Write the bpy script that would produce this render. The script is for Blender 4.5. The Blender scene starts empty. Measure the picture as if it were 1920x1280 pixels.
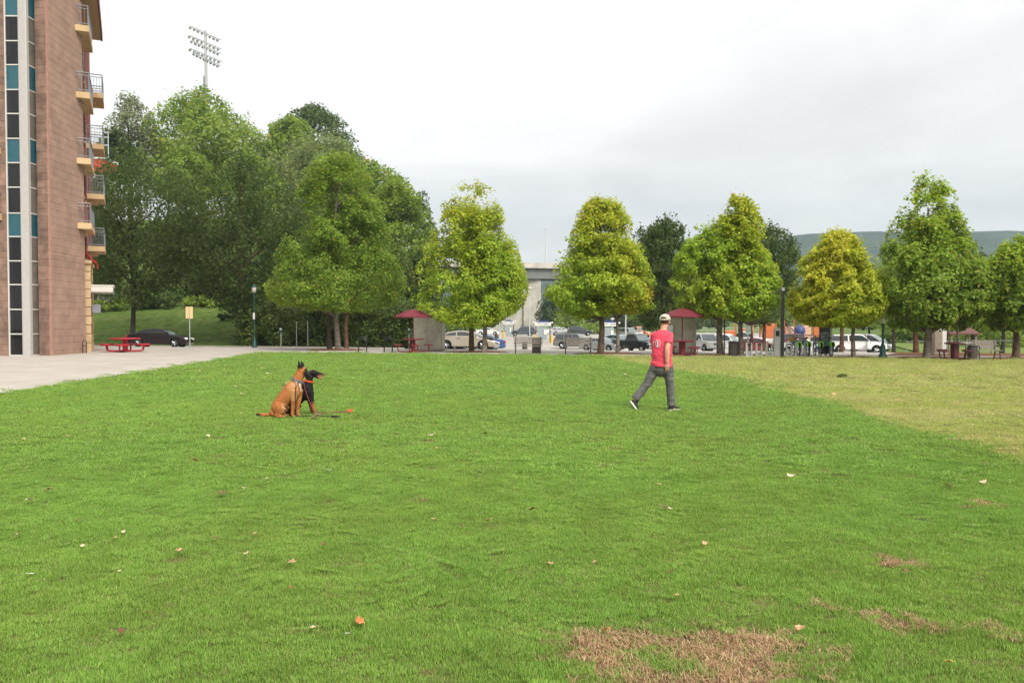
import bpy, bmesh, math, random
import numpy as np
from mathutils import Vector, Matrix, noise as mnoise

S = bpy.context.scene
COL = S.collection
R = math.radians
random.seed(7)

# ------------------------------------------------------------------ camera
F, CX, CY, HOR, CAMH = 1550.0, 960.0, 640.0, 600.0, 1.6
PITCH = math.atan((CY - HOR) / F)
cam_d = bpy.data.cameras.new('camera')
cam_d.sensor_width = 36.0
cam_d.lens = 36.0 * F / 1920.0
cam_d.clip_start = 0.05
cam_d.clip_end = 6000.0
cam = bpy.data.objects.new('camera', cam_d)
COL.objects.link(cam)
cam.location = (0, 0, CAMH)
cam.rotation_euler = (math.pi / 2 - PITCH, 0, 0)
S.camera = cam

# ------------------------------------------------------------------ sky
SUN_EL, SUN_AZ = R(44), R(148)      # azimuth measured from +Y (view) clockwise: behind the camera, to the right
world = bpy.data.worlds.new('World')
S.world = world
world.use_nodes = True
nt = world.node_tree
nt.nodes.clear()
N = nt.nodes.new
out = N('ShaderNodeOutputWorld')
bg = N('ShaderNodeBackground')
sky = N('ShaderNodeTexSky')
sky.sky_type = 'NISHITA'
sky.sun_disc = False
sky.sun_elevation = SUN_EL
sky.sun_rotation = SUN_AZ
sky.air_density = 1.2
sky.dust_density = 2.0
tc = N('ShaderNodeTexCoord')
sep = N('ShaderNodeSeparateXYZ')
nt.links.new(tc.outputs['Generated'], sep.inputs[0])
zz = N('ShaderNodeMath'); zz.operation = 'MAXIMUM'; zz.inputs[1].default_value = 0.0
nt.links.new(sep.outputs[2], zz.inputs[0])
za = N('ShaderNodeMath'); za.operation = 'ADD'; za.inputs[1].default_value = 0.22
nt.links.new(zz.outputs[0], za.inputs[0])
dx = N('ShaderNodeMath'); dx.operation = 'DIVIDE'
dy = N('ShaderNodeMath'); dy.operation = 'DIVIDE'
nt.links.new(sep.outputs[0], dx.inputs[0]); nt.links.new(za.outputs[0], dx.inputs[1])
nt.links.new(sep.outputs[1], dy.inputs[0]); nt.links.new(za.outputs[0], dy.inputs[1])
cmb = N('ShaderNodeCombineXYZ')
nt.links.new(dx.outputs[0], cmb.inputs[0]); nt.links.new(dy.outputs[0], cmb.inputs[1])
cmb.inputs[2].default_value = 56.5
n1 = N('ShaderNodeTexNoise')
n1.inputs['Scale'].default_value = 0.5
n1.inputs['Detail'].default_value = 7.0
n1.inputs['Roughness'].default_value = 0.45
n1.inputs['Distortion'].default_value = 0.35
nt.links.new(cmb.outputs[0], n1.inputs['Vector'])
ramp = N('ShaderNodeValToRGB')
ramp.color_ramp.interpolation = 'EASE'
e = ramp.color_ramp.elements
e[0].position = 0.30; e[0].color = (0.80, 0.78, 0.755, 1)
e[1].position = 0.68; e[1].color = (0.57, 0.552, 0.53, 1)
m_ = e.new(0.46); m_.color = (0.73, 0.71, 0.685, 1)
nt.links.new(n1.outputs['Fac'], ramp.inputs[0])
SKY_VECTOR = cmb
sc_ = N('ShaderNodeVectorMath'); sc_.operation = 'SCALE'; sc_.inputs['Scale'].default_value = 0.07
nt.links.new(sky.outputs[0], sc_.inputs[0])
mixw = N('ShaderNodeMix'); mixw.data_type = 'RGBA'; mixw.inputs[0].default_value = 0.95
nt.links.new(sc_.outputs[0], mixw.inputs[6]); nt.links.new(ramp.outputs[0], mixw.inputs[7])
n2 = N('ShaderNodeTexNoise')
n2.inputs['Scale'].default_value = 1.5; n2.inputs['Detail'].default_value = 8.0; n2.inputs['Roughness'].default_value = 0.55; n2.inputs['Distortion'].default_value = 0.6
nt.links.new(cmb.outputs[0], n2.inputs['Vector'])
mr2 = N('ShaderNodeMapRange'); mr2.inputs[1].default_value = 0.32; mr2.inputs[2].default_value = 0.68; mr2.inputs[3].default_value = 0.88; mr2.inputs[4].default_value = 1.10
nt.links.new(n2.outputs['Fac'], mr2.inputs[0])
sc2 = N('ShaderNodeVectorMath'); sc2.operation = 'SCALE'
nt.links.new(mixw.outputs[2], sc2.inputs[0]); nt.links.new(mr2.outputs[0], sc2.inputs['Scale'])
nt.links.new(sc2.outputs[0], bg.inputs[0])
bg.inputs[1].default_value = 1.0
nt.links.new(bg.outputs[0], out.inputs[0])

# ------------------------------------------------------------------ sun and exposure
sl = bpy.data.lights.new('sun', 'SUN')
sl.energy = 2.3
sl.angle = R(25)
sl.color = (1.0, 0.955, 0.87)
so = bpy.data.objects.new('sun', sl)
COL.objects.link(so)
sd = Vector((math.sin(SUN_AZ) * math.cos(SUN_EL), math.cos(SUN_AZ) * math.cos(SUN_EL), math.sin(SUN_EL)))
so.rotation_euler = sd.to_track_quat('Z', 'Y').to_euler()
so.location = (20, -20, 60)

vs = S.view_settings
vs.view_transform = 'Standard'
vs.look = 'None'
vs.exposure = 0.85
vs.gamma = 1.0
vs.use_curve_mapping = False
S.cycles.max_bounces = 6
S.cycles.transparent_max_bounces = 8
S.cycles.volume_bounces = 1
S.cycles.use_denoising = True

# ------------------------------------------------------------------ placing helpers
_cp, _sp = math.cos(PITCH), math.sin(PITCH)
def ray(px, py):
    a, b = (px - CX) / F, -(py - CY) / F
    return Vector((a, _cp + b * _sp, -_sp + b * _cp))
def at(px, py, D):
    """world point seen at a photo pixel, D metres into the scene (along +Y)"""
    r = ray(px, py)
    return Vector((0, 0, CAMH)) + r * (D / r.y)
def sstep(a, b, t):
    t = min(1.0, max(0.0, (t - a) / (b - a)))
    return t * t * (3 - 2 * t)
def lerp(a, b, t):
    return a + (b - a) * t
def zg(x, y):
    v = y + 0.22 * x
    z = -0.005 * min(50.0, max(0.0, v))
    if v > 52:
        z -= 1.40 * min(1.0, (v - 52) / 34.0)
    if v > 90:
        z += 0.35 * min(1.0, (v - 90) / 70.0)
    s = sstep(0.0, 12.0, -(x + 0.085 * y) - 1.0)
    if s > 0 and v > 62:
        h = 4.6 * sstep(62, 88, v) + 18.0 * sstep(80, 150, v)
        z += h * s
    return z
def ground(px, py):
    """point of the terrain under a photo pixel"""
    r = ray(px, py); o = Vector((0, 0, CAMH)); t = 1.0; st = 0.25
    while t < 400:
        p = o + r * t
        if p.z < zg(p.x, p.y):
            a, b = t - st, t
            for _ in range(25):
                m = (a + b) / 2; p = o + r * m
                if p.z < zg(p.x, p.y): b = m
                else: a = m
            return o + r * b
        t += st
    return o + r * t
def gat(px, D):
    """terrain point on the image column px at depth D"""
    x = (px - CX) / F * D / _cp
    return Vector((x, D, zg(x, D)))

# ------------------------------------------------------------------ scene-graph helpers
def tag(o, label=None, cat=None, group=None, kind=None):
    if label: o['label'] = label
    if cat: o['category'] = cat
    if group: o['group'] = group
    if kind: o['kind'] = kind
    return o
def thing(name, label, cat, loc=(0, 0, 0), rz=0.0, group=None):
    o = bpy.data.objects.new(name, None)
    o.empty_display_size = 0.2
    COL.objects.link(o)
    o.location = loc
    o.rotation_euler = (0, 0, rz)
    return tag(o, label, cat, group)
def link(name, me, mat=None, parent=None, loc=None, rot=None):
    o = bpy.data.objects.new(name, me)
    COL.objects.link(o)
    if mat is not None:
        me.materials.clear(); me.materials.append(mat)
    if parent is not None: o.parent = parent
    if loc is not None: o.location = loc
    if rot is not None: o.rotation_euler = rot
    return o
def copy_tree(o, parent=None):
    c = o.copy(); COL.objects.link(c); c.parent = parent
    for ch in o.children: copy_tree(ch, c)
    return c

def frame_from(d, hint=(0, 0, 1)):
    d = Vector(d).normalized(); h = Vector(hint)
    if abs(d.dot(h)) > 0.97: h = Vector((1, 0, 0)) if abs(d.x) < 0.9 else Vector((0, 1, 0))
    a = d.cross(h).normalized(); b = a.cross(d).normalized()
    return a, b
class MB:
    """collects simple shapes, then links them as one mesh"""
    def __init__(s): s.v = []; s.f = []
    def add(s, vs, fs):
        n = len(s.v); s.v += [tuple(p) for p in vs]; s.f += [tuple(i + n for i in f) for f in fs]; return s
    def box(s, c, size, rz=0.0, M=None):
        x, y, z = [k / 2 for k in size]
        P = [Vector(p) for p in ((-x,-y,-z),(x,-y,-z),(x,y,-z),(-x,y,-z),(-x,-y,z),(x,-y,z),(x,y,z),(-x,y,z))]
        m = Matrix.Rotation(rz, 3, 'Z') if M is None else M
        return s.add([m @ p + Vector(c) for p in P], [(0,3,2,1),(4,5,6,7),(0,1,5,4),(1,2,6,5),(2,3,7,6),(3,0,4,7)])
    def bx(s, x0, x1, y0, y1, z0, z1):
        return s.box(((x0+x1)/2, (y0+y1)/2, (z0+z1)/2), (abs(x1-x0), abs(y1-y0), abs(z1-z0)))
    def tube(s, pts, r, n=8, hint=(0, 0, 1), cap=True, sy=1.0):
        pts = [Vector(p) for p in pts]; m = len(pts)
        rs = r if isinstance(r, (list, tuple)) else [r] * m
        V = []; a0 = None
        for i, p in enumerate(pts):
            d = (pts[min(m-1, i+1)] - pts[max(0, i-1)])
            if a0 is None: a, b = frame_from(d, hint)
            else:
                dn = d.normalized(); a = a0 - dn * a0.dot(dn)
                a = a.normalized() if a.length > 1e-4 else frame_from(d, hint)[0]
                b = a.cross(dn).normalized()
            a0 = a
            ra, rb = rs[i] if isinstance(rs[i], (list, tuple)) else (rs[i], rs[i] * sy)
            for k in range(n):
                t = 2 * math.pi * k / n
                V.append(p + a * (ra * math.cos(t)) + b * (rb * math.sin(t)))
        Fs = []
        for i in range(m - 1):
            for k in range(n):
                k2 = (k + 1) % n
                Fs.append((i*n+k, i*n+k2, (i+1)*n+k2, (i+1)*n+k))
        if cap: Fs += [tuple(range(n))[::-1], tuple((m-1)*n + k for k in range(n))]
        return s.add(V, Fs)
    def cyl(s, c, r, h, n=16, r2=None):
        c = Vector(c); return s.tube([c, c + Vector((0, 0, h))], [r, r if r2 is None else r2], n)
    def lathe(s, c, prof, n=16, axis='Z'):
        V = []; m = len(prof)
        for (r, z) in prof:
            for k in range(n):
                t = 2 * math.pi * k / n
                p = (r*math.cos(t), r*math.sin(t), z)
                if axis == 'Y': p = (p[0], p[2], p[1])
                if axis == 'X': p = (p[2], p[0], p[1])
                V.append(Vector(c) + Vector(p))
        Fs = [(i*n+k, i*n+(k+1)%n, (i+1)*n+(k+1)%n, (i+1)*n+k) for i in range(m-1) for k in range(n)]
        Fs += [tuple(range(n))[::-1], tuple((m-1)*n+k for k in range(n))]
        return s.add(V, Fs)
    def prism(s, poly, y0, y1, axis='Y', fy=None):
        """extrude a polygon given in (a,b); axis Y: points are (x,z)"""
        n = len(poly); V = []
        for y in (y0, y1):
            for (a, b) in poly:
                yy = y if fy is None else fy(a, b, y)
                V.append((a, yy, b) if axis == 'Y' else ((a, b, yy) if axis == 'Z' else (yy, a, b)))
        Fs = [tuple(range(n)), tuple(range(n, 2*n))[::-1]] + [(i, n+i, n+(i+1)%n, (i+1)%n) for i in range(n)]
        return s.add(V, Fs)
    def ell(s, c, r, n=12, m=8, M=None):
        V = []; Fs = []
        for i in range(m + 1):
            ph = math.pi * i / m
            for k in range(n):
                t = 2*math.pi*k/n
                p = Vector((r[0]*math.sin(ph)*math.cos(t), r[1]*math.sin(ph)*math.sin(t), r[2]*math.cos(ph)))
                if M is not None: p = M @ p
                V.append(Vector(c) + p)
        for i in range(m):
            for k in range(n): Fs.append((i*n+k, (i+1)*n+k, (i+1)*n+(k+1)%n, i*n+(k+1)%n))
        return s.add(V, Fs)
    def mesh(s, name='mesh', smooth=False, angle=None):
        me = bpy.data.meshes.new(name); me.from_pydata(s.v, [], s.f); me.update()
        bm = bmesh.new(); bm.from_mesh(me)
        bmesh.ops.remove_doubles(bm, verts=bm.verts, dist=1e-5)
        bmesh.ops.recalc_face_normals(bm, faces=bm.faces)
        bm.to_mesh(me); bm.free()
        if smooth:
            me.polygons.foreach_set('use_smooth', [True]*len(me.polygons))
            if angle: me.set_sharp_from_angle(angle=R(angle))
        return me
    def build(s, name, mat, parent=None, smooth=False, angle=40, bevel=0, loc=None, rot=None, seg=2):
        o = link(name, s.mesh(name, smooth or bevel > 0, angle), mat, parent, loc, rot)
        if bevel:
            b = o.modifiers.new('bevel', 'BEVEL'); b.width = bevel; b.segments = seg; b.limit_method = 'ANGLE'; b.angle_limit = R(35)
            b.harden_normals = False
        return o

# ------------------------------------------------------------------ materials
MATS = {}
def mat(name, col, rough=0.6, metal=0.0, spec=0.5, var=0.0, vscale=3.0, bump=0.0, bscale=30.0, attr=None, trans=0.0, coat=0.0,
        col2=None, lo=0.4, hi=0.6, detail=5.0, dist=0.02, coords='Position', rnd=0.0):
    """procedural material: base colour, optional second colour in noise patches, brightness variation, bump"""
    if name in MATS: return MATS[name]
    m = bpy.data.materials.new(name); m.use_nodes = True
    t = m.node_tree; b = t.nodes['Principled BSDF']
    b.inputs['Roughness'].default_value = rough
    b.inputs['Metallic'].default_value = metal
    b.inputs['Specular IOR Level'].default_value = spec
    if coat: b.inputs['Coat Weight'].default_value = coat; b.inputs['Coat Roughness'].default_value = 0.06
    c = (*col, 1)
    b.inputs['Base Color'].default_value = c
    if coords == 'Object':
        vec = t.nodes.new('ShaderNodeTexCoord').outputs['Object']
    else:
        vec = t.nodes.new('ShaderNodeNewGeometry').outputs['Position']
    cur = None
    if attr:
        an = t.nodes.new('ShaderNodeAttribute'); an.attribute_name = attr; cur = an.outputs['Color']
    if col2 is not None:
        n = t.nodes.new('ShaderNodeTexNoise'); n.inputs['Scale'].default_value = vscale; n.inputs['Detail'].default_value = detail
        t.links.new(vec, n.inputs['Vector'])
        mr = t.nodes.new('ShaderNodeMapRange'); mr.inputs[1].default_value = lo; mr.inputs[2].default_value = hi
        t.links.new(n.outputs['Fac'], mr.inputs[0])
        mx = t.nodes.new('ShaderNodeMix'); mx.data_type = 'RGBA'
        mx.inputs[6].default_value = c; mx.inputs[7].default_value = (*col2, 1)
        if cur is not None: t.links.new(cur, mx.inputs[6])
        t.links.new(mr.outputs[0], mx.inputs[0]); cur = mx.outputs[2]
    if var:
        n = t.nodes.new('ShaderNodeTexNoise'); n.inputs['Scale'].default_value = vscale * 2.7; n.inputs['Detail'].default_value = 6
        t.links.new(vec, n.inputs['Vector'])
        mr = t.nodes.new('ShaderNodeMapRange'); mr.inputs[1].default_value = 0.3; mr.inputs[2].default_value = 0.7
        mr.inputs[3].default_value = 1 - var; mr.inputs[4].default_value = 1 + var
        t.links.new(n.outputs['Fac'], mr.inputs[0])
        hs = t.nodes.new('ShaderNodeHueSaturation'); hs.inputs['Color'].default_value = c
        if cur is not None: t.links.new(cur, hs.inputs['Color'])
        t.links.new(mr.outputs[0], hs.inputs['Value']); cur = hs.outputs[0]
    if rnd:
        oi = t.nodes.new('ShaderNodeObjectInfo')
        mr = t.nodes.new('ShaderNodeMapRange'); mr.inputs[3].default_value = 1 - rnd; mr.inputs[4].default_value = 1 + rnd
        t.links.new(oi.outputs['Random'], mr.inputs[0])
        hs = t.nodes.new('ShaderNodeHueSaturation'); hs.inputs['Color'].default_value = c
        if cur is not None: t.links.new(cur, hs.inputs['Color'])
        t.links.new(mr.outputs[0], hs.inputs['Value']); cur = hs.outputs[0]
    if cur is not None: t.links.new(cur, b.inputs['Base Color'])
    if bump:
        n = t.nodes.new('ShaderNodeTexNoise'); n.inputs['Scale'].default_value = bscale; n.inputs['Detail'].default_value = 6
        t.links.new(vec, n.inputs['Vector'])
        bp = t.nodes.new('ShaderNodeBump'); bp.inputs['Strength'].default_value = bump; bp.inputs['Distance'].default_value = dist
        t.links.new(n.outputs['Fac'], bp.inputs['Height']); t.links.new(bp.outputs[0], b.inputs['Normal'])
    if trans:
        tr = t.nodes.new('ShaderNodeBsdfTranslucent'); tr.inputs[0].default_value = c
        if cur is not None: t.links.new(cur, tr.inputs[0])
        ms = t.nodes.new('ShaderNodeMixShader'); ms.inputs[0].default_value = trans
        t.links.new(b.outputs[0], ms.inputs[1]); t.links.new(tr.outputs[0], ms.inputs[2])
        t.links.new(ms.outputs[0], t.nodes['Material Output'].inputs[0])
    MATS[name] = m
    return m
def glass_mat(name, tint, alpha=0.35, rough=0.04):
    if name in MATS: return MATS[name]
    m = bpy.data.materials.new(name); m.use_nodes = True
    t = m.node_tree; b = t.nodes['Principled BSDF']
    b.inputs['Base Color'].default_value = (*tint, 1); b.inputs['Roughness'].default_value = rough
    b.inputs['Specular IOR Level'].default_value = 0.6
    tr = t.nodes.new('ShaderNodeBsdfTransparent'); tr.inputs[0].default_value = (0.75, 0.8, 0.8, 1)
    ms = t.nodes.new('ShaderNodeMixShader'); ms.inputs[0].default_value = alpha
    t.links.new(b.outputs[0], ms.inputs[1]); t.links.new(tr.outputs[0], ms.inputs[2])
    t.links.new(ms.outputs[0], t.nodes['Material Output'].inputs[0])
    MATS[name] = m
    return m

def np_mesh(name, V, Fa, colors=None):
    """mesh from numpy vertices (n,3) and same-length faces (m,k), optional per-vertex colours"""
    me = bpy.data.meshes.new(name)
    n, (m, k) = len(V), Fa.shape
    me.vertices.add(n); me.vertices.foreach_set('co', np.ascontiguousarray(V, np.float32).ravel())
    me.loops.add(m * k); me.loops.foreach_set('vertex_index', np.ascontiguousarray(Fa, np.int32).ravel())
    me.polygons.add(m); me.polygons.foreach_set('loop_start', np.arange(0, m * k, k, dtype=np.int32))
    me.update(calc_edges=True)
    if colors is not None:
        a = me.attributes.new('col', 'FLOAT_COLOR', 'POINT')
        c4 = np.ones((n, 4), np.float32); c4[:, :3] = colors
        a.data.foreach_set('color', c4.ravel())
    return me
# ------------------------------------------------------------------ ground sheets
VEDGE = 43.2                                  # far edge of the lawn, in v = y + 0.22 x
_ep = [ground(-260, 800), ground(0, 738), ground(140, 715), ground(280, 695), ground(400, 676), ground(470, 664), ground(492, 660.5)]
def _vof(p): return p.y + 0.22 * p.x
_ev = [(_vof(p), p.x) for p in _ep]
def plaza_x(v):
    """x of the kerbless edge between the plaza and the lawn"""
    if v <= _ev[0][0]: return _ev[0][1] + (v - _ev[0][0]) * 0.15
    for (v0, x0), (v1, x1) in zip(_ev, _ev[1:]):
        if v <= v1: return lerp(x0, x1, (v - v0) / (v1 - v0))
    v0, x0 = _ev[-1]
    return x0 + (v - v0) * 0.6
def strip(name, v0, v1, nv, xl, xr, nx, off, m, warp=None, kind='structure'):
    V = []; Fs = []
    for j in range(nv + 1):
        v = lerp(v0, v1, j / nv); a = xl(v) if callable(xl) else xl; b = xr(v) if callable(xr) else xr
        for i in range(nx + 1):
            x = lerp(a, b, i / nx); y = v - 0.22 * x
            V.append((x, y, zg(x, y) + off + (warp(x, y) if warp else 0)))
    w = nx + 1
    Fs = [(j*w+i, j*w+i+1, (j+1)*w+i+1, (j+1)*w+i) for j in range(nv) for i in range(nx)]
    me = bpy.data.meshes.new(name); me.from_pydata(V, [], Fs); me.update()
    me.polygons.foreach_set('use_smooth', [True]*len(me.polygons))
    return tag(link(name, me, m), kind=kind)

soil = mat('soil', (0.11, 0.13, 0.04), 0.95, spec=0.1, col2=(0.16, 0.11, 0.06), vscale=9, var=0.25)
conc = mat('plaza_concrete', (0.43, 0.385, 0.34), 0.85, spec=0.25, col2=(0.375, 0.335, 0.295), vscale=0.35, lo=0.35, hi=0.7, var=0.10, bump=0.12, bscale=60, detail=9)
asph = mat('lot_asphalt', (0.42, 0.385, 0.345), 0.9, spec=0.2, col2=(0.34, 0.315, 0.285), vscale=0.12, lo=0.35, hi=0.65, var=0.12, bump=0.15, bscale=25)
road_m = mat('road_concrete', (0.42, 0.39, 0.35), 0.88, spec=0.2, col2=(0.36, 0.33, 0.30), vscale=0.25, var=0.1)
bank_m = mat('bank_turf', (0.085, 0.145, 0.026), 0.95, spec=0.1, col2=(0.125, 0.165, 0.042), vscale=0.6, var=0.35, bump=0.8, bscale=9, dist=0.15)
verge_m = mat('verge_turf', (0.12, 0.19, 0.035), 0.95, spec=0.1, col2=(0.17, 0.20, 0.06), vscale=0.5, var=0.25, bump=0.7, bscale=9, dist=0.1)
mulch_m = mat('bark_mulch', (0.13, 0.055, 0.032), 0.95, spec=0.1, col2=(0.20, 0.10, 0.06), vscale=6, var=0.45, bump=1.0, bscale=22, dist=0.06)

# base terrain to the horizon
xs = sorted(set([-2200, -1500, -900, -500, -300, -200, -150] + list(range(-120, 121, 5)) + [150, 200, 300, 500, 900, 1500, 2200]))
ys = sorted(set([-60, -30, 0, 20] + list(range(30, 200, 4)) + [220, 260, 320, 400, 600, 900, 1400, 2200]))
V = [(x, y, zg(x, y) - 0.06) for y in ys for x in xs]
w = len(xs)
me = bpy.data.meshes.new('ground')
me.from_pydata(V, [], [(j*w+i, j*w+i+1, (j+1)*w+i+1, (j+1)*w+i) for j in range(len(ys)-1) for i in range(w-1)])
me.polygons.foreach_set('use_smooth', [True]*len(me.polygons))
tag(link('ground', me, bank_m), kind='structure')

def lawn_warp(x, y):
    return 0.02 * mnoise.noise((x * 0.5, y * 0.5, 0)) + 0.012 * mnoise.noise((x * 1.7, y * 1.7, 3))
strip('lawn', -12, VEDGE, 110, plaza_x, 75, 150, -0.012, soil, lawn_warp)
strip('plaza', 4, VEDGE, 60, -75, plaza_x, 30, 0.0, conc)
strip('footpath', VEDGE, 46.0, 3, -75, 75, 60, 0.004, conc)
strip('street', 46.0, 63.2, 12, -90, lambda v: -8.5 + (v - 46) * 0.1, 30, 0.0, road_m)
strip('parking_lot', 46.0, 200, 70, lambda v: -8.5 + (v - 46) * 0.1 if v < 63.2 else -6.78 - (v - 63.2) * 0.075, lambda v: 30 + max(0, v - 60) * 0.25, 50, 0.0, asph)
# kerb along the foot of the bank
mb = MB()
pts = []
for i in range(41):
    x = lerp(-70, -8.5, i / 40); v = 63.2; y = v - 0.22 * x
    pts.append((x, y, zg(x, y)))
for a, b in zip(pts, pts[1:]):
    A, B = Vector(a), Vector(b); n = Vector((0.215, 0.976, 0)) * 0.16
    mb.add([A, B, B + n, A + n, A + Vector((0,0,.14)), B + Vector((0,0,.14)), B + n + Vector((0,0,.14)), A + n + Vector((0,0,.14))],
           [(0,1,5,4), (4,5,6,7), (2,3,7,6)])
tag(mb.build('kerb', road_m), kind='structure')
strip('park_path', 50, 57.5, 6, lambda v: 22 + (v-50)*0.4, 70, 30, 0.006, mat('park_paving', (0.36, 0.27, 0.21), 0.9, spec=0.2, col2=(0.42, 0.36, 0.31), vscale=0.3, var=0.15))
strip('park_lawn', 66, 130, 20, lambda v: 33 + (v - 66) * 0.30, lambda v: 120, 30, 0.05, verge_m)

# ------------------------------------------------------------------ grass
def seg_d(p, a, b):
    ab = (b[0]-a[0], b[1]-a[1]); L = ab[0]**2 + ab[1]**2
    t = 0 if L == 0 else max(0, min(1, ((p[0]-a[0])*ab[0] + (p[1]-a[1])*ab[1]) / L))
    return math.hypot(p[0]-a[0]-ab[0]*t, p[1]-a[1]-ab[1]*t)
DEAD = []
for (x0, y0, x1, y1, rad, st) in [(1085, 1205, 1240, 1200, .10, 1.0), (1090, 1215, 1110, 1245, .09, 1.0), (1150, 1250, 1190, 1265, .07, .9),
        (1300, 1205, 1420, 1200, .13, 1.0), (1330, 1240, 1400, 1262, .15, 1.0), (1430, 1225, 1470, 1235, .10, .8), (1500, 1215, 1560, 1235, .08, .45),
        (1640, 1150, 1685, 1178, .06, 1.0), (1690, 1180, 1745, 1165, .055, .9), (1665, 1050, 1692, 1060, .07, .8), (1800, 945, 1865, 942, .05, .7),
        (1600, 1265, 1625, 1272, .06, .6), (1320, 1290, 1400, 1310, .14, 1.0), (1545, 1142, 1570, 1140, .035, .6), (1885, 1185, 1912, 1192, .06, .8),
        (1330, 1165, 1345, 1167, .04, .5), (1250, 1330, 1400, 1400, .25, .9), (775, 938, 800, 941, .05, .45), (640, 838, 655, 840, .05, .4)]:
    a, b = ground(x0, y0), ground(x1, y1)
    DEAD.append(((a.x, a.y), (b.x, b.y), rad, st))
def dead_amt(x, y):
    d = 0.0
    for a, b, rad, st in DEAD:
        if abs(x - a[0]) > 3 or abs(y - a[1]) > 3: continue
        q = seg_d((x, y), a, b) / rad
        if q < 1.7: d = max(d, st * (1 - sstep(0.75, 1.6, q + 0.55 * mnoise.noise((x * 9, y * 9, 5)))))
    return d
# boundary between the fresh sod and the old turf
_ob = [(p.y, p.x) for p in (ground(2060, 905), ground(1920, 860), ground(1700, 800), ground(1560, 757), ground(1430, 726), ground(1372, 711), ground(1425, 721), ground(1240, 690), ground(1180, 680), ground(1130, 668))]
_ob = [(-5, _ob[0][1] + 0.2)] + [q for i, q in enumerate(_ob) if i not in (6,)]
def old_x(y):
    for (y0, x0), (y1, x1) in zip(_ob, _ob[1:]):
        if y <= y1: return lerp(x0, x1, (y - y0) / (y1 - y0))
    return _ob[-1][1]

rng = np.random.default_rng(11)
def tile(name, size, n, h, w, kind, straw=.12):
    """a small square of grass blades"""
    bx = (rng.random(n) - .5) * size * 1.15; by = (rng.random(n) - .5) * size * 1.15
    az = rng.random(n) * 2 * np.pi
    if kind == 'dead':
        lean = rng.uniform(.7, 1.45, n); hh = h * rng.uniform(.5, 1.3, n)
    else:
        lean = np.abs(rng.normal(0, .38, n)); hh = h * rng.uniform(.55, 1.15, n)
    dirx, diry = np.cos(az), np.sin(az)
    fa = az + np.pi / 2 + rng.normal(0, .5, n)
    wx, wy = np.cos(fa) * w / 2, np.sin(fa) * w / 2
    def pt(t, ww):
        r = np.sin(lean * (0.5 + 0.7 * t)) * hh * t; z = np.cos(lean * (0.35 + 0.6 * t)) * hh * t
        cx, cy = bx + dirx * r, by + diry * r
        return (np.stack([cx - wx * ww, cy - wy * ww, z], 1), np.stack([cx + wx * ww, cy + wy * ww, z], 1))
    a, b = pt(0, .9); c, d = pt(.55, 1.0); e_, f_ = pt(1.0, .12)
    V = np.stack([a, b, c, d, e_, f_], 1).reshape(-1, 3)
    i = np.arange(n)[:, None] * 6
    Fa = np.concatenate([i + np.array([[0, 1, 3, 2]]), i + np.array([[2, 3, 5, 4]])])
    u = rng.random(n)[:, None]
    if kind == 'sod':
        c1, c2 = np.array([.152, .315, .044]), np.array([.295, .460, .094])
        col = c1 + (c2 - c1) * u
        st = rng.random(n) < .035; col[st] = [.36, .33, .17]
    elif kind == 'old':
        c1, c2 = np.array([.295, .395, .078]), np.array([.470, .515, .155])
        col = c1 + (c2 - c1) * u
        st = rng.random(n) < straw; col[st] = [.58, .50, .26]
    else:
        c1, c2 = np.array([.30, .175, .09]), np.array([.60, .43, .25])
        col = c1 + (c2 - c1) * u
        st = rng.random(n) < .10; col[st] = [.20, .34, .06]
    me = np_mesh(name, V, Fa, np.repeat(col, 6, axis=0))
    return me

def grass_mat():
    m = mat('grass_blade', (0.1, 0.2, 0.03), 0.62, spec=0.22, attr='col', trans=0.30)
    t = m.node_tree
    an = [n for n in t.nodes if n.type == 'ATTRIBUTE'][0]
    ge = [n for n in t.nodes if n.type == 'NEW_GEOMETRY'][0]
    def noise(s, d):
        n = t.nodes.new('ShaderNodeTexNoise'); n.inputs['Scale'].default_value = s; n.inputs['Detail'].default_value = d
        t.links.new(ge.outputs['Position'], n.inputs['Vector']); return n.outputs['Fac']
    def rmap(v, a, b, c, d):
        mr = t.nodes.new('ShaderNodeMapRange'); mr.inputs[1].default_value = a; mr.inputs[2].default_value = b; mr.inputs[3].default_value = c; mr.inputs[4].default_value = d
        t.links.new(v, mr.inputs[0]); return mr.outputs[0]
    hs = t.nodes.new('ShaderNodeHueSaturation')
    t.links.new(an.outputs['Color'], hs.inputs['Color'])
    t.links.new(rmap(noise(0.33, 3), .3, .7, 0.484, 0.502), hs.inputs['Hue'])
    mu = t.nodes.new('ShaderNodeMath'); mu.operation = 'MULTIPLY'
    t.links.new(rmap(noise(2.2, 5), .3, .7, 0.86, 1.14), mu.inputs[0]); t.links.new(rmap(noise(0.16, 2), .3, .7, 0.94, 1.06), mu.inputs[1])
    t.links.new(mu.outputs[0], hs.inputs['Value'])
    for l in list(t.links):
        if l.from_node == an and l.to_node != hs:
            s_ = l.to_socket; t.links.remove(l); t.links.new(hs.outputs[0], s_)
    return m
gm = grass_mat()
tiles = bpy.data.collections.new('grass_tiles')
TS = 0.17
for k in range(5): o = bpy.data.objects.new('tile_a%d' % k, tile('sod_tile', TS, 430, .0215, .0030, 'sod')); o.data.materials.append(gm); tiles.objects.link(o)
for k in range(4): o = bpy.data.objects.new('tile_b%d' % k, tile('old_tile', TS, 330, .0175, .0032, 'old', .06 if k < 2 else .42)); o.data.materials.append(gm); tiles.objects.link(o)
for k in range(4): o = bpy.data.objects.new('tile_c%d' % k, tile('dead_tile', TS, 250, .030, .0040, 'dead')); o.data.materials.append(gm); tiles.objects.link(o)

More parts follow.
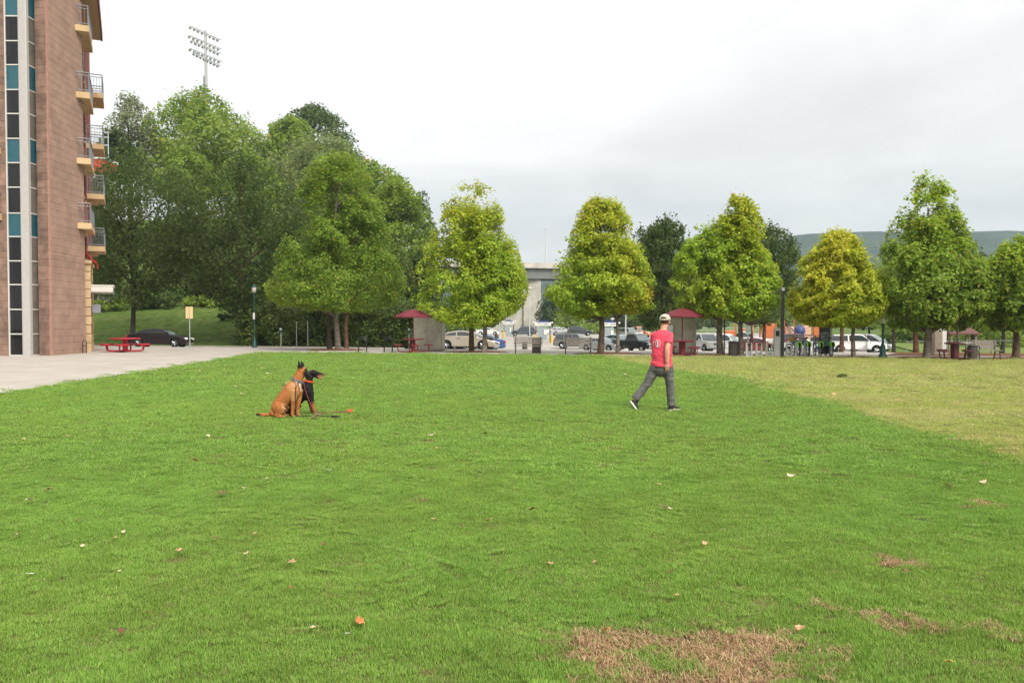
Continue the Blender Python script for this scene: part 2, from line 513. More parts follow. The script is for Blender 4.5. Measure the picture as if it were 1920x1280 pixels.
GP, GI, GR, GS = [], [], [], []
def scatter(D0, D1, sp, scale, f0=None, f1=None):
    ny = int((D1 - D0) / sp)
    for j in range(ny):
        y0 = D0 + (j + .5) * sp
        half = 0.635 * y0 + 2.6
        nx = int(2 * half / sp)
        for i in range(nx):
            x = -half + (i + random.random()) * sp; y = y0 + (random.random() - .5) * sp
            if f0 and random.random() > sstep(f0[0], f0[1], y): continue
            if f1 and random.random() < sstep(f1[0], f1[1], y): continue
            v = y + 0.22 * x
            if v > VEDGE - 0.05: continue
            ed = x - plaza_x(v)
            if ed < 0.03 + 0.12 * mnoise.noise((x*2, y*2, 9)): continue
            hz = 1.0 + 0.30 * mnoise.noise((x * 1.3, y * 2.2, 1)) + 0.50 * mnoise.noise((x * 4.1, y * 6.0, 2))
            da = dead_amt(x, y) if y < 16 else 0
            ob = x - old_x(y) + 0.16 * mnoise.noise((x * 0.8, y * 0.5, 4)) + 0.12 * mnoise.noise((x * 3, y * 2, 4)) + random.gauss(0, .06)
            if ob < 0 and y < 30:
                q = (x + 0.05 * mnoise.noise((x, y * .7, 7))) % 1.15
                if q < 0.09 and mnoise.noise((x * .6, y * .5, 12)) > -0.15: hz *= 0.62
            rr = random.random()
            if da > 0 and rr < da * 1.05: idx = 9 + random.randrange(4); hz = 0.7 + .5 * random.random()
            elif ob > 0: idx = 5 + random.randrange(2) + (2 if mnoise.noise((x * .22, y * .9, 21)) + .6 * mnoise.noise((x * .8, y * 2.6, 22)) + random.gauss(0, .12) > .10 else 0)
            else: idx = random.randrange(5)
            hz = max(0.4, hz)
            GP.append((x, y, zg(x, y) - 0.010 + lawn_warp(x, y)))
            GI.append(idx); GR.append((random.gauss(0, .12), random.gauss(0, .12), random.random() * 6.283))
            s_ = scale * random.uniform(.9, 1.15)
            GS.append((s_, s_, hz * (0.9 + 0.12 * min(scale, 3))))
scatter(2.2, 12.0, 0.098, 1.0, None, (7.5, 12))
scatter(7.5, 26.0, 0.20, 2.1, (7.5, 11), (17, 26))
scatter(17.0, 54.0, 0.40, 4.2, (17, 24))
me = bpy.data.meshes.new('grass'); me.from_pydata(GP, [], [])
a = me.attributes.new('idx', 'INT', 'POINT'); a.data.foreach_set('value', GI)
a = me.attributes.new('rot', 'FLOAT_VECTOR', 'POINT'); a.data.foreach_set('vector', np.array(GR, np.float32).ravel())
a = me.attributes.new('scl', 'FLOAT_VECTOR', 'POINT'); a.data.foreach_set('vector', np.array(GS, np.float32).ravel())
grass = tag(link('grass', me, gm), 'short mown lawn grass with fresh sod and paler old turf', 'grass', kind='stuff')
ng = bpy.data.node_groups.new('grass_scatter', 'GeometryNodeTree')
ng.interface.new_socket('Geometry', in_out='INPUT', socket_type='NodeSocketGeometry')
ng.interface.new_socket('Geometry', in_out='OUTPUT', socket_type='NodeSocketGeometry')
gi, go = ng.nodes.new('NodeGroupInput'), ng.nodes.new('NodeGroupOutput')
iop = ng.nodes.new('GeometryNodeInstanceOnPoints'); iop.inputs['Pick Instance'].default_value = True
ci = ng.nodes.new('GeometryNodeCollectionInfo'); ci.inputs[0].default_value = tiles; ci.inputs[1].default_value = True; ci.inputs[2].default_value = True
def named(nm, ty):
    n = ng.nodes.new('GeometryNodeInputNamedAttribute'); n.data_type = ty; n.inputs[0].default_value = nm
    return n.outputs[0]
ng.links.new(gi.outputs[0], iop.inputs['Points'])
ng.links.new(ci.outputs[0], iop.inputs['Instance'])
ng.links.new(named('idx', 'INT'), iop.inputs['Instance Index'])
ng.links.new(named('rot', 'FLOAT_VECTOR'), iop.inputs['Rotation'])
ng.links.new(named('scl', 'FLOAT_VECTOR'), iop.inputs['Scale'])
ng.links.new(iop.outputs[0], go.inputs[0])
grass.modifiers.new('scatter', 'NODES').node_group = ng
# ------------------------------------------------------------------ trees
def leaf_material(name, trans=0.48, rough=0.55):
    return mat(name, (0.08, 0.12, 0.02), rough, spec=0.25, attr='col', trans=trans)
LEAF = leaf_material('leaf')
BARK = {'grey': mat('bark_grey', (0.23, 0.19, 0.155), 0.9, spec=0.15, col2=(0.13, 0.105, 0.085), vscale=5, var=0.3, bump=0.8, bscale=30, dist=0.03),
        'brown': mat('bark_brown', (0.13, 0.085, 0.06), 0.9, spec=0.15, col2=(0.08, 0.055, 0.04), vscale=5, var=0.3, bump=0.8, bscale=30, dist=0.03),
        'red': mat('bark_red', (0.15, 0.08, 0.055), 0.9, spec=0.15, col2=(0.10, 0.05, 0.035), vscale=5, var=0.3, bump=0.8, bscale=30, dist=0.03),
        'dark': mat('bark_dark', (0.06, 0.048, 0.038), 0.9, spec=0.15, var=0.3, bump=0.8, bscale=30, dist=0.03)}

def waves(rs, k, freq):
    K = rs.normal(size=(k, 3)); K /= np.linalg.norm(K, axis=1)[:, None]
    return K * freq * rs.uniform(.65, 1.5, k)[:, None], rs.uniform(0, 6.283, k)
def wnoise(p, W, grad=False):
    K, ph = W; a = p @ K.T + ph
    n = np.sin(a).sum(1) / math.sqrt(len(ph))
    if grad: return n, (np.cos(a) @ K) / math.sqrt(len(ph))
    return n
def leaf_faces(c, nrm, size, rs, aspect=.42):
    n_leaf = len(c)
    t1 = np.cross(nrm, rs.normal(size=(n_leaf, 3))); t1 /= np.linalg.norm(t1, axis=1)[:, None] + 1e-9
    t2 = np.cross(nrm, t1)
    s = size * rs.uniform(.6, 1.3, n_leaf)[:, None]
    a = c - t1 * s * .55; b = c + t2 * s * aspect + nrm * s * .10; e_ = c + t1 * s * .6 - nrm * s * .12; f_ = c - t2 * s * aspect + nrm * s * .10
    return np.stack([a, b, e_, f_], 1).reshape(-1, 3), np.arange(n_leaf * 4).reshape(-1, 4)
def leaf_colour(c, pal, rs, scale):
    ws = np.array([p[0] for p in pal]); ws = ws / ws.sum(); pc = np.array([p[1] for p in pal])
    cs = np.cumsum(ws)
    tint = wnoise(c, waves(rs, 9, 1.0 / scale))
    from_noise = np.searchsorted(cs[:-1], 1 / (1 + np.exp(-1.7 * tint)))
    lk = rs.choice(len(pal), len(c), p=ws)
    col = .5 * pc[from_noise] + .5 * pc[lk]
    return col * rs.uniform(.78, 1.25, len(c))[:, None]
def leaves_from_clumps(cl, rad, n_leaf, size, pal, rs, flat=0.7):
    k = len(cl); ci = rs.choice(k, n_leaf)
    d = rs.normal(size=(n_leaf, 3)); d /= np.linalg.norm(d, axis=1)[:, None]
    off = d * (rad[ci] * (rs.random(n_leaf) ** .45))[:, None]; off[:, 2] *= flat
    c = cl[ci] + off
    nrm = d * .75 + np.array([0, 0, .5]) + rs.normal(0, .45, (n_leaf, 3)); nrm /= np.linalg.norm(nrm, axis=1)[:, None]
    V, Fa = leaf_faces(c, nrm, size, rs)
    return V, Fa, leaf_colour(c, pal, rs, rad.mean() * 2), c

def profile(pts):
    xs_ = [p[0] for p in pts]; ys_ = [p[1] for p in pts]
    return lambda t: np.interp(t, xs_, ys_)
PYR = profile([(0, .55), (.08, .88), (.20, 1.0), (.38, .88), (.55, .76), (.72, .62), (.86, .48), (.95, .34), (1, .16)])
OVAL = profile([(0, .45), (.12, .82), (.3, 1.0), (.5, .97), (.7, .80), (.85, .58), (.95, .35), (1, .12)])
ROUND = profile([(0, .5), (.15, .85), (.35, 1.0), (.55, .98), (.75, .80), (.9, .52), (1, .15)])
VASE = profile([(0, .30), (.15, .62), (.35, .86), (.55, 1.0), (.75, .92), (.9, .66), (1, .25)])

GREEN_YEL = [(4, (0.297, 0.445, 0.04)), (3, (0.382, 0.498, 0.045)), (1.6, (0.477, 0.519, 0.051)), (0.3, (0.615, 0.403, 0.064))]
YELLOW = [(3, (0.382, 0.488, 0.04)), (3, (0.477, 0.53, 0.045)), (2, (0.583, 0.541, 0.051)), (0.4, (0.636, 0.424, 0.064))]
GREEN = [(4, (0.187, 0.292, 0.037)), (3, (0.251, 0.36, 0.044)), (1.4, (0.347, 0.422, 0.053)), (0.2, (0.644, 0.31, 0.057))]
MIDGREEN = [(4, (0.201, 0.295, 0.042)), (3, (0.276, 0.37, 0.053)), (1, (0.372, 0.422, 0.069))]
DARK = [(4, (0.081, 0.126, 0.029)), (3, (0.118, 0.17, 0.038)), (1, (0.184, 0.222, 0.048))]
PALE = [(3, (0.221, 0.26, 0.111)), (3, (0.286, 0.312, 0.156)), (1, (0.364, 0.351, 0.195))]
TREES = []
def tree(name, label, base, height, radius, crown_base, prof, pal, n, bark='brown', leaf=0.14, seed=1, tr=0.16, group=None,
         crad=.125, spray=0.0, fork=False, offset=(0, 0), top_pal=None, hollow=.75, up=0.55, sy=1.0, rough=.34, gaps=.22, droop=.06, cshift=(0, 0)):
    rs = np.random.default_rng(seed)
    t = thing(name, label, 'tree', base, rs.random() * 0.01, group)
    ch = height - crown_base
    cell = radius * crad * 2.2                       # size of a leaf mass
    W1 = waves(rs, 12, 2.6 / cell); W2 = waves(rs, 10, 1.05 / cell); W3 = waves(rs, 8, 6.0 / cell)
    got = []; cnt = 0
    while cnt < n:
        m = n * 2
        u = rs.random(m); a = rs.random(m) * 2 * np.pi; q = rs.random(m) ** .5
        rmax = prof(u)
        keep = rs.random(m) < (rmax / 1.0) ** 1.2 + .03
        u, a, q, rmax = u[keep], a[keep], q[keep], rmax[keep] * radius
        d = np.stack([np.cos(a), np.sin(a) * sy, (u - .4) * ch / radius], 1)
        wob = 1 + rough * (.30 * wnoise(d * radius, W2) + .60 * wnoise(d * radius, W1))
        r_ = q * 1.08 * rmax
        p = np.stack([r_ * np.cos(a) + offset[0] * u + cshift[0], r_ * np.sin(a) * sy + offset[1] * u + cshift[1], crown_base + u * ch * (1 + .03 * rs.normal(size=len(u)))], 1)
        p[:, 2] += -droop * r_ * r_ / radius + .25 * cell * wnoise(p * np.array([1, 1, 0]), W2)
        nz = wnoise(p * np.array([1, 1, 1.5]), W1) * .62 + wnoise(p, W2) * .5 + wnoise(p, W3) * .22
        edge = q * 1.08 / np.maximum(wob + .13 * wnoise(p, W3), .3)
        dens = 1.15 - np.clip((edge - .64) / .40, 0, 3) * 1.15 + nz * 1.35 - gaps
        dens -= np.clip((.45 - q) / .45, 0, 1) * hollow
        ok = rs.random(len(p)) < np.clip(dens, 0, 1)
        got.append(p[ok]); cnt += int(ok.sum())
    c = np.concatenate(got)[:n]
    _, G1 = wnoise(c * np.array([1, 1, 1.5]), W1, True); G1 = -G1 / (np.linalg.norm(G1, axis=1)[:, None] + 1e-6)
    outw = c - np.array([0, 0, crown_base + ch * .3]); outw /= np.linalg.norm(outw, axis=1)[:, None] + 1e-6
    nrm = G1 * .55 + outw * .45 + np.array([0, 0, up]) + rs.normal(0, .42, c.shape)
    nrm /= np.linalg.norm(nrm, axis=1)[:, None]
    if spray:                                         # feathery trees: narrow leaves strung along rising twigs
        tw = outw * .8 + np.array([0, 0, .55]) + rs.normal(0, .22, c.shape); tw /= np.linalg.norm(tw, axis=1)[:, None]
        idx = rs.integers(0, n // 5 + 1, n)
        c = c[idx] + tw[idx] * (rs.random(n) * spray * cell * 1.6)[:, None] + rs.normal(0, leaf * .22, c.shape)
        nrm = nrm * .6 + rs.normal(0, .3, c.shape); nrm /= np.linalg.norm(nrm, axis=1)[:, None]
    V, Fa = leaf_faces(c, nrm, leaf, rs, .42 if not spray else .3)
    colr = leaf_colour(c, pal, rs, cell * 1.6)
    cl = c[rs.choice(n, 60)]; rd = np.full(60, cell * .5)
    if top_pal is not None:
        pc = np.array([p[1] for p in top_pal]); ws = np.array([p[0] for p in top_pal]); ws = ws / ws.sum()
        tcol = pc[rs.choice(len(pc), n, p=ws)]
        k = np.clip((c[:, 2] - crown_base) / ch * 1.5 - .45 + rs.normal(0, .15, n), 0, 1)[:, None]
        colr = colr * (1 - k) + tcol * k * rs.uniform(.8, 1.2, n)[:, None]
    me = np_mesh('crown', V, Fa, np.repeat(colr, 4, axis=0))
    crown = link('crown', me, LEAF, t)
    # trunk and limbs
    mb = MB()
    topz = crown_base + ch * (.82 if not fork else .35)
    wig = [(0, 0, -.15), (0, 0, 0.12)] + [(radius * .03 * math.sin(k * 2.1 + seed), radius * .03 * math.cos(k * 1.7 + seed), topz * k / 5) for k in range(1, 6)]
    mb.tube(wig, [tr * 1.5, tr * 1.15] + [tr * lerp(1.0, .22 if not fork else .6, k / 5) for k in range(1, 6)], 10)
    order = range(30 if n > 6000 else 10)
    for i in order:
        p = Vector(cl[i]); rxy = math.hypot(p.x, p.y)
        z0 = min(topz * .97, max(crown_base * .85, p.z - rxy * .75))
        k = z0 / topz
        b0 = Vector((radius * .03 * math.sin(k*5*2.1 + seed), radius * .03 * math.cos(k*5*1.7 + seed), z0))
        mid = b0.lerp(p, .5) + Vector((0, 0, .06 * rxy))
        mb.tube([b0, mid, b0.lerp(p, .97)], [tr * .34, tr * .2, tr * .07], 6)
    mb.build('trunk', BARK[bark], t, smooth=True, angle=60)
    TREES.append(t)
    return t

def g(px, D): return gat(px, D)
# --- the row of street trees along the far side of the lawn (front row)
def row(px, py, top, wpx, low, seed, label, pal, prof=PYR, n=17000, bark='brown', **kw):
    p = ground(px, py); s = p.y / F; n = int(n * 1.8)
    h = (py - top) * s
    return tree('street_tree', label, p, h, wpx / 2 * s, (py - low) * s, prof, pal, n, bark, seed=seed, group='street trees along the lawn', **kw)
row(634, 656, 297, 250, 585, 21, 'tall dark green street tree with pale grey trunk beside two bike hoops', GREEN, n=26000, bark='grey', tr=.17, prof=profile([(0, .6), (.06, .92), (.16, 1.0), (.34, .86), (.52, .70), (.72, .58), (.88, .46), (.97, .28), (1, .1)]))
row(618, 656, 400, 120, 580, 22, 'thin dark-trunked street tree crowding the pale grey trunk', GREEN, n=6000, bark='dark', prof=OVAL, tr=.15)
row(884, 660, 346, 214, 600, 23, 'yellow green street tree rising in front of the champagne coupe door', GREEN_YEL, n=20000, bark='brown', top_pal=YELLOW, tr=.15, cshift=(-.1, 0))
row(908, 661, 440, 128, 600, 24, 'smaller grey-trunked street tree beside the champagne coupe bonnet', GREEN_YEL, n=9000, bark='grey', prof=OVAL, tr=.15)
row(1126, 664, 376, 206, 590, 25, 'bright yellow topped street tree right of the bridge pier', GREEN_YEL, n=20000, bark='brown', top_pal=YELLOW, tr=.17)
row(1158, 664, 470, 125, 588, 26, 'slender grey-trunked tree beside the bright yellow topped tree', YELLOW, n=9000, bark='grey', prof=OVAL, tr=.10)
row(1350, 666, 405, 182, 590, 27, 'broad yellow green street tree left of the brown litter bin', GREEN_YEL, n=16000, bark='grey', prof=OVAL, tr=.16)
row(1390, 667, 374, 150, 600, 28, 'taller yellow green street tree right of the brown litter bin', GREEN_YEL, n=15000, bark='grey', top_pal=YELLOW, tr=.13, offset=(-.2, 0))
row(1600, 671, 430, 172, 606, 29, 'thin grey-trunked yellow leaved street tree in front of the white pickup', YELLOW, n=20000, bark='grey', prof=profile([(0, .55), (.1, .85), (.25, 1.0), (.5, .92), (.7, .74), (.85, .5), (.95, .3), (1, .12)]), tr=.10, cshift=(-.78, 0))
row(1738, 672, 342, 200, 618, 31, 'tallest green street tree right of the white pickup, sky showing through its top', GREEN, n=16000, bark='grey', tr=.17, gaps=.55, top_pal=GREEN_YEL, prof=profile([(0, .6), (.1, .9), (.25, 1.0), (.45, .92), (.6, .74), (.75, .58), (.88, .46), (.96, .32), (1, .12)]))
row(1795, 673, 500, 120, 600, 32, 'thin white-trunked young tree behind the red picnic bench', GREEN, n=9000, bark='grey', prof=OVAL, tr=.07)
row(1905, 673, 448, 150, 615, 33, 'rust tinged street tree at the right edge of the lawn', GREEN, n=14000, bark='brown', prof=ROUND, tr=.16, top_pal=GREEN_YEL)
# --- second row and lot trees
def lot(px, D, top, wpx, low, seed, label, pal, prof=OVAL, n=8000, bark='red', group='trees behind the front row', **kw):
    p = g(px, D); s = D / F
    zt = at(px, top, D).z; zl = at(px, low, D).z
    return tree('shade_tree', label, p, zt - p.z, wpx / 2 * s, max(.6, zl - p.z), prof, pal, n, bark, seed=seed, group=group, **kw)
lot(650, 66, 420, 170, 580, 41, 'reddish-trunked tree close behind the tall dark green street tree', MIDGREEN, n=9000)
lot(1238, 66, 425, 150, 612, 42, 'dark feathery tree behind the man and the umbrella kiosk', DARK, VASE, n=30000, bark='dark', spray=.4, leaf=.2, gaps=.05, hollow=.3, rough=.4)
lot(1432, 72, 433, 130, 606, 43, 'dark feathery tree behind the broad yellow green street trees', DARK, VASE, n=22000, bark='red', spray=.4, leaf=.2, gaps=.05, hollow=.3, rough=.4)
lot(1408, 68, 520, 150, 602, 44, 'low red-trunked tree over the green bike sign', DARK, OVAL, n=7000)
lot(1578, 60, 480, 120, 606, 45, 'dark red-trunked tree between the map panel and the white pickup', GREEN_YEL, OVAL, n=9000)
lot(1676, 76, 470, 130, 616, 46, 'dark-trunked tree on the mulch right of the green lamp post', MIDGREEN, OVAL, n=9000, bark='dark')
lot(1718, 52, 450, 150, 615, 47, 'red-trunked tree left of the tallest green street tree', GREEN, OVAL, n=9000)
lot(1775, 60, 455, 130, 620, 48, 'dark tree leaning over the brown shelter roof', MIDGREEN, OVAL, n=9000, bark='red')
lot(1823, 72, 480, 120, 625, 49, 'dark-trunked tree behind the right-hand bench', MIDGREEN, OVAL, n=8000, bark='dark')
lot(1880, 70, 470, 130, 615, 50, 'dark-trunked tree behind the rust tinged street tree', MIDGREEN, OVAL, n=8000, bark='dark')
# --- trees on the bank and the stadium hill
def hill(px, D, top, wpx, low, seed, label, pal, prof=ROUND, n=13000, bark='dark', **kw):
    p = g(px, D); s = D / F
    zt = at(px, top, D).z; zl = at(px, low, D).z
    return tree('hill_tree', label, p, zt - p.z, wpx / 2 * s, max(.8, zl - p.z), prof, pal, n, bark, seed=seed, group='trees on the wooded bank', **dict(dict(gaps=.15), **kw))
hill(248, 74, 300, 260, 560, 61, 'dark feathery tree standing on the bank behind the black sedan', DARK, VASE, n=30000, spray=.45, leaf=.24, tr=.22)
hill(455, 72, 308, 250, 570, 62, 'dark feathery tree with reddish trunk left of the green lamp post', DARK, VASE, n=30000, bark='red', spray=.45, leaf=.24, tr=.2)
hill(380, 128, 172, 260, 370, 63, 'large round light green tree crowning the hill below the floodlight mast', MIDGREEN, ROUND, n=26000, leaf=.40, top_pal=GREEN, tr=.4)
hill(246, 122, 172, 105, 330, 64, 'sparse grey green tree beside the balconies on the hilltop', PALE, OVAL, n=6500, leaf=.34, tr=.3)
hill(222, 118, 242, 70, 340, 65, 'small dark tree on the hill right behind the upper balconies', DARK, ROUND, n=6000, leaf=.34)
hill(592, 150, 204, 170, 330, 66, 'dark domed tree at the highest right point of the hill', DARK, ROUND, n=13000, leaf=.42, tr=.4)
hill(545, 135, 216, 120, 340, 67, 'mid green tree between the two hilltop crowns', MIDGREEN, ROUND, n=10000, leaf=.4)
hill(600, 115, 246, 210, 420, 68, 'pale green tree with tan seed heads behind the tall street tree', [(3, (.20, .27, .08)), (3, (.26, .31, .10)), (1, (.36, .33, .16))], ROUND, n=18000, leaf=.36)
hill(350, 100, 278, 110, 380, 69, 'small bluish green tree in the dip between the two dark feathery trees', MIDGREEN, ROUND, n=9000, leaf=.28)
hill(690, 108, 300, 190, 470, 70, 'mid green tree stepping down the hill right of the tall street tree', MIDGREEN, ROUND, n=15000, leaf=.34, top_pal=GREEN)
hill(745, 96, 345, 150, 520, 71, 'olive green tree at the right foot of the hill', MIDGREEN, OVAL, n=16000, leaf=.3)
hill(790, 104, 362, 70, 560, 72, 'dark narrow conifer-like tree at the right end of the hill', DARK, OVAL, n=8000, leaf=.3)
hill(470, 104, 288, 150, 420, 73, 'bright green tree peeping over the dark feathery tree by the lamp post', GREEN, ROUND, n=10000, leaf=.3)
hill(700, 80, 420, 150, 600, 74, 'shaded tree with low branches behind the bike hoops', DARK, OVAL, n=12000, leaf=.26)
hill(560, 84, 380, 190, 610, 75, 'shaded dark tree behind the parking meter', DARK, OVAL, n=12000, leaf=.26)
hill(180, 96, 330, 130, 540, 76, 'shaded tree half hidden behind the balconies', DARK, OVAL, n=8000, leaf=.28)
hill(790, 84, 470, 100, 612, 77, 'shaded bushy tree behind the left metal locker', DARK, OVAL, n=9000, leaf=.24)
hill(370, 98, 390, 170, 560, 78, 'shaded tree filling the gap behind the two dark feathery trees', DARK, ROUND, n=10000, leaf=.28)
# low shrubs along the crest of the bank
def shrub(px, D, top, wpx, seed, label, pal, n=2500):
    p = g(px, D); s = D / F; h = max(.6, at(px, top, D).z - p.z)
    rs = np.random.default_rng(seed)
    t = thing('shrub', label, 'shrub', p, 0, 'shrubs and undergrowth')
    k = 22; rad = wpx / 2 * s
    cl = np.stack([rs.uniform(-.8, .8, k) * rad, rs.uniform(-.6, .6, k) * rad * .7, rs.uniform(.1, .85, k) * h], 1)
    V, Fa, colr, c = leaves_from_clumps(cl, np.full(k, min(rad, h) * .42), n, .2 * D / 80, pal, rs, .8)
    link('foliage', np_mesh('foliage', V, Fa, np.repeat(colr, 4, axis=0)), LEAF, t)
    mb = MB()
    for i in range(6): mb.tube([(0, 0, -.1), tuple(cl[i] * .6 * np.array([1, 1, .6])), tuple(cl[i])], [.05, .03, .012], 5)
    mb.build('stem', BARK['dark'], t)
for i, (px, w, top, lb) in enumerate([(205, 90, 556, 'low shrub on the bank crest beside the white canopy'), (290, 90, 552, 'low shrub on the bank crest above the black sedan roof'),
        (375, 90, 556, 'low shrub on the bank crest above the cream sign back'), (440, 80, 562, 'low shrub on the bank crest left of the reddish trunk')]):
    shrub(px, 93, top, w, 300 + i, lb, DARK if i % 2 else MIDGREEN)
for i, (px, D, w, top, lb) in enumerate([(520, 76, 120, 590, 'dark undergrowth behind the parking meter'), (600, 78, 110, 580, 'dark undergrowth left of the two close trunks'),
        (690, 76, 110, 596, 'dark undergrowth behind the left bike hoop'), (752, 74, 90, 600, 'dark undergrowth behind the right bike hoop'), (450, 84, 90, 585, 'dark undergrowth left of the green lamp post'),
        (800, 78, 60, 592, 'dark undergrowth behind the left metal locker'), (486, 71, 90, 574, 'tall dark thicket added as under-canopy shade right behind the green lamp post'), (545, 70, 110, 560, 'tall dark thicket added as under-canopy shade behind the marker posts'), (610, 69, 110, 556, 'tall dark thicket added as under-canopy shade behind the two close trunks'),
        (672, 69, 110, 560, 'tall dark thicket added as under-canopy shade right of the reddish trunk'), (735, 69, 110, 556, 'tall dark thicket added as under-canopy shade left of the left umbrella'), (795, 68, 80, 560, 'tall dark thicket added as under-canopy shade beside the left metal locker')]):
    shrub(px, D, top, w, 330 + i, lb, DARK, 4200 if i < 6 else 7000)  # the tall thickets are added to darken the space under the canopy
# --- trees far behind the parking lot
FAR = [(845, 195, 560, 80, 'grey green tree far behind the left metal locker'), (905, 205, 570, 70, 'far grey green tree left of the bridge pier'), (1035, 215, 548, 62, 'far dark tree right of the bridge pier'),
       (1075, 190, 575, 70, 'pale far tree behind the black wagon'), (1115, 205, 560, 70, 'far tree behind the yellow topped street tree trunk'), (1165, 185, 570, 80, 'far tree behind the white lot pole'),
       (1210, 180, 560, 70, 'far tree behind the black pickup'), (1290, 160, 565, 80, 'far tree right of the right metal locker'), (1345, 170, 560, 80, 'far tree behind the white camper truck'),
       (1475, 170, 550, 90, 'far tree behind the blue playground dome'), (1545, 165, 555, 80, 'far tree behind the map panel'), (1630, 150, 545, 80, 'far tree behind the silver minivan'),
       (1700, 140, 540, 100, 'far tree behind the mulch bed'), (1765, 130, 545, 90, 'far tree behind the brown shelter'), (1835, 125, 468, 60, 'far pointed tree against the blue ridge'),
       (1900, 118, 540, 110, 'far dark tree at the right edge of the park lawn'), (1860, 135, 530, 110, 'far dark tree behind the right-hand bench'), (1960, 110, 500, 130, 'far dark tree beyond the right edge')]
for i, (px, D, top, w, lb) in enumerate(FAR):
    p = g(px, D); s = D / F
    pal = [MIDGREEN, [(3, (.10, .13, .04)), (2, (.14, .165, .06))], DARK][i % 3]
    h = at(px, top, D).z - p.z
    tree('background_tree', lb, p, h, w / 2 * s, h * .16, PYR if 'pointed' in lb else OVAL, pal, 3600 if D > 150 else 5500, 'dark', leaf=.42 * D / 180, seed=400 + i, group='trees beyond the parking lot', tr=.2)
HEDGE = [(1700, 112, 612, 100, 'clipped hedge left of the stone pylon'), (1780, 108, 608, 110, 'clipped hedge behind the brown shelter'), (1860, 100, 600, 130, 'clipped hedge behind the right-hand bench'),
         (1930, 96, 595, 120, 'clipped hedge at the right edge of the park lawn'), (870, 185, 602, 80, 'roadside bush behind the white van'), (1110, 172, 606, 60, 'yellowish bush behind the black wagon')]
for i, (px, D, top, w, lb) in enumerate(HEDGE): shrub(px, D, top, w, 360 + i, lb, MIDGREEN if i < 4 else GREEN, 3500)

# mulch rings round the trunks
for i, (px, py, rx) in enumerate([(628, 658, 1.9), (895, 662, 1.9), (1142, 665, 2.0), (1370, 668, 2.2), (1600, 672, 1.6), (1738, 673, 1.8), (1795, 674, 1.2), (1905, 674, 1.5)]):
    p = ground(px, py - 1); mb = MB(); rs = random.Random(i)
    V = [(0, 0, .09)]
    for ring, zz_ in ((.5, .07), (.85, .03), (1.0, -.01)):
        for k in range(28):
            a_ = 2 * math.pi * k / 28; q = ring * (1 + .12 * mnoise.noise((math.cos(a_) * 2, math.sin(a_) * 2, i)))
            V.append((rx * q * math.cos(a_), .62 * q * math.sin(a_), zz_))
    Fs = [(0, 1 + k, 1 + (k + 1) % 28) for k in range(28)]
    for r_ in range(2):
        Fs += [(1 + r_*28 + k, 1 + (r_+1)*28 + k, 1 + (r_+1)*28 + (k+1) % 28, 1 + r_*28 + (k+1) % 28) for k in range(28)]
    mb.add(V, Fs)
    o = mb.build('mulch_bed', mulch_m, smooth=True, angle=80, loc=(p.x, p.y + .35, zg(p.x, p.y) + .008))
    tag(o, kind='structure')
p = g(1690, 58)
strip('mulch_ground', 47.5, 66, 8, lambda v: 19.5 + (v - 47.5) * .55, lambda v: 27 + (v - 47.5) * .45, 14, 0.012, mulch_m)
# ------------------------------------------------------------------ the stone-clad building on the left
stone_wall = mat('stone_block', (0.375, 0.24, 0.18), 0.85, spec=0.25, col2=(0.33, 0.21, 0.16), vscale=0.7, var=0.12, bump=0.35, bscale=14, rnd=0.04)
stone_shade = mat('stone_block_shaded', (0.26, 0.165, 0.125), 0.88, spec=0.2, col2=(0.20, 0.13, 0.10), vscale=1.1, var=0.22, bump=0.5, bscale=10, rnd=0.16)  # darker stone copy; shade on the camera-facing walls is in the colour
stone_trim = mat('stone_arris', (0.36, 0.19, 0.15), 0.85, spec=0.2, var=0.15)
mortar = mat('mortar', (0.32, 0.21, 0.165), 0.95, spec=0.1, var=0.1)
cream = mat('cream_render', (0.58, 0.42, 0.24), 0.8, spec=0.25, col2=(0.52, 0.36, 0.20), vscale=0.8, var=0.1)
soffit = mat('soffit_tan', (0.47, 0.36, 0.20), 0.85, spec=0.2, var=0.08)
redwall = mat('red_brick', (0.34, 0.105, 0.075), 0.85, spec=0.2, var=0.15, vscale=4, bump=0.3, bscale=40)
alu = mat('window_aluminium', (0.56, 0.55, 0.52), 0.45, metal=0.0, spec=0.5, var=0.05)
colmat = mat('column_cladding', (0.42, 0.40, 0.38), 0.5, spec=0.4, var=0.06)
teal = mat('teal_spandrel', (0.010, 0.085, 0.115), 0.12, spec=0.6, var=0.12, vscale=0.8)
darkglass = glass_mat('dark_glass', (0.012, 0.011, 0.012), .45)
curtain_m = mat('curtain', (0.42, 0.40, 0.36), 0.9, spec=0.1, var=0.1)
steel = mat('rail_steel', (0.24, 0.25, 0.27), 0.5, metal=0.4, var=0.05)
awn = mat('awning_red', (0.62, 0.022, 0.025), 0.6, spec=0.3, var=0.05)
offwhite = mat('canopy_white', (0.60, 0.57, 0.52), 0.6, var=0.06)
sideglass_refl = mat('side_glass_reflection', (0.15, 0.135, 0.115), 0.08, spec=0.7, var=.3, vscale=.5)  # lighter grey paints the reflection into the side panes
darkvoid = mat('interior_shadow', (0.03, 0.026, 0.025), 0.9)

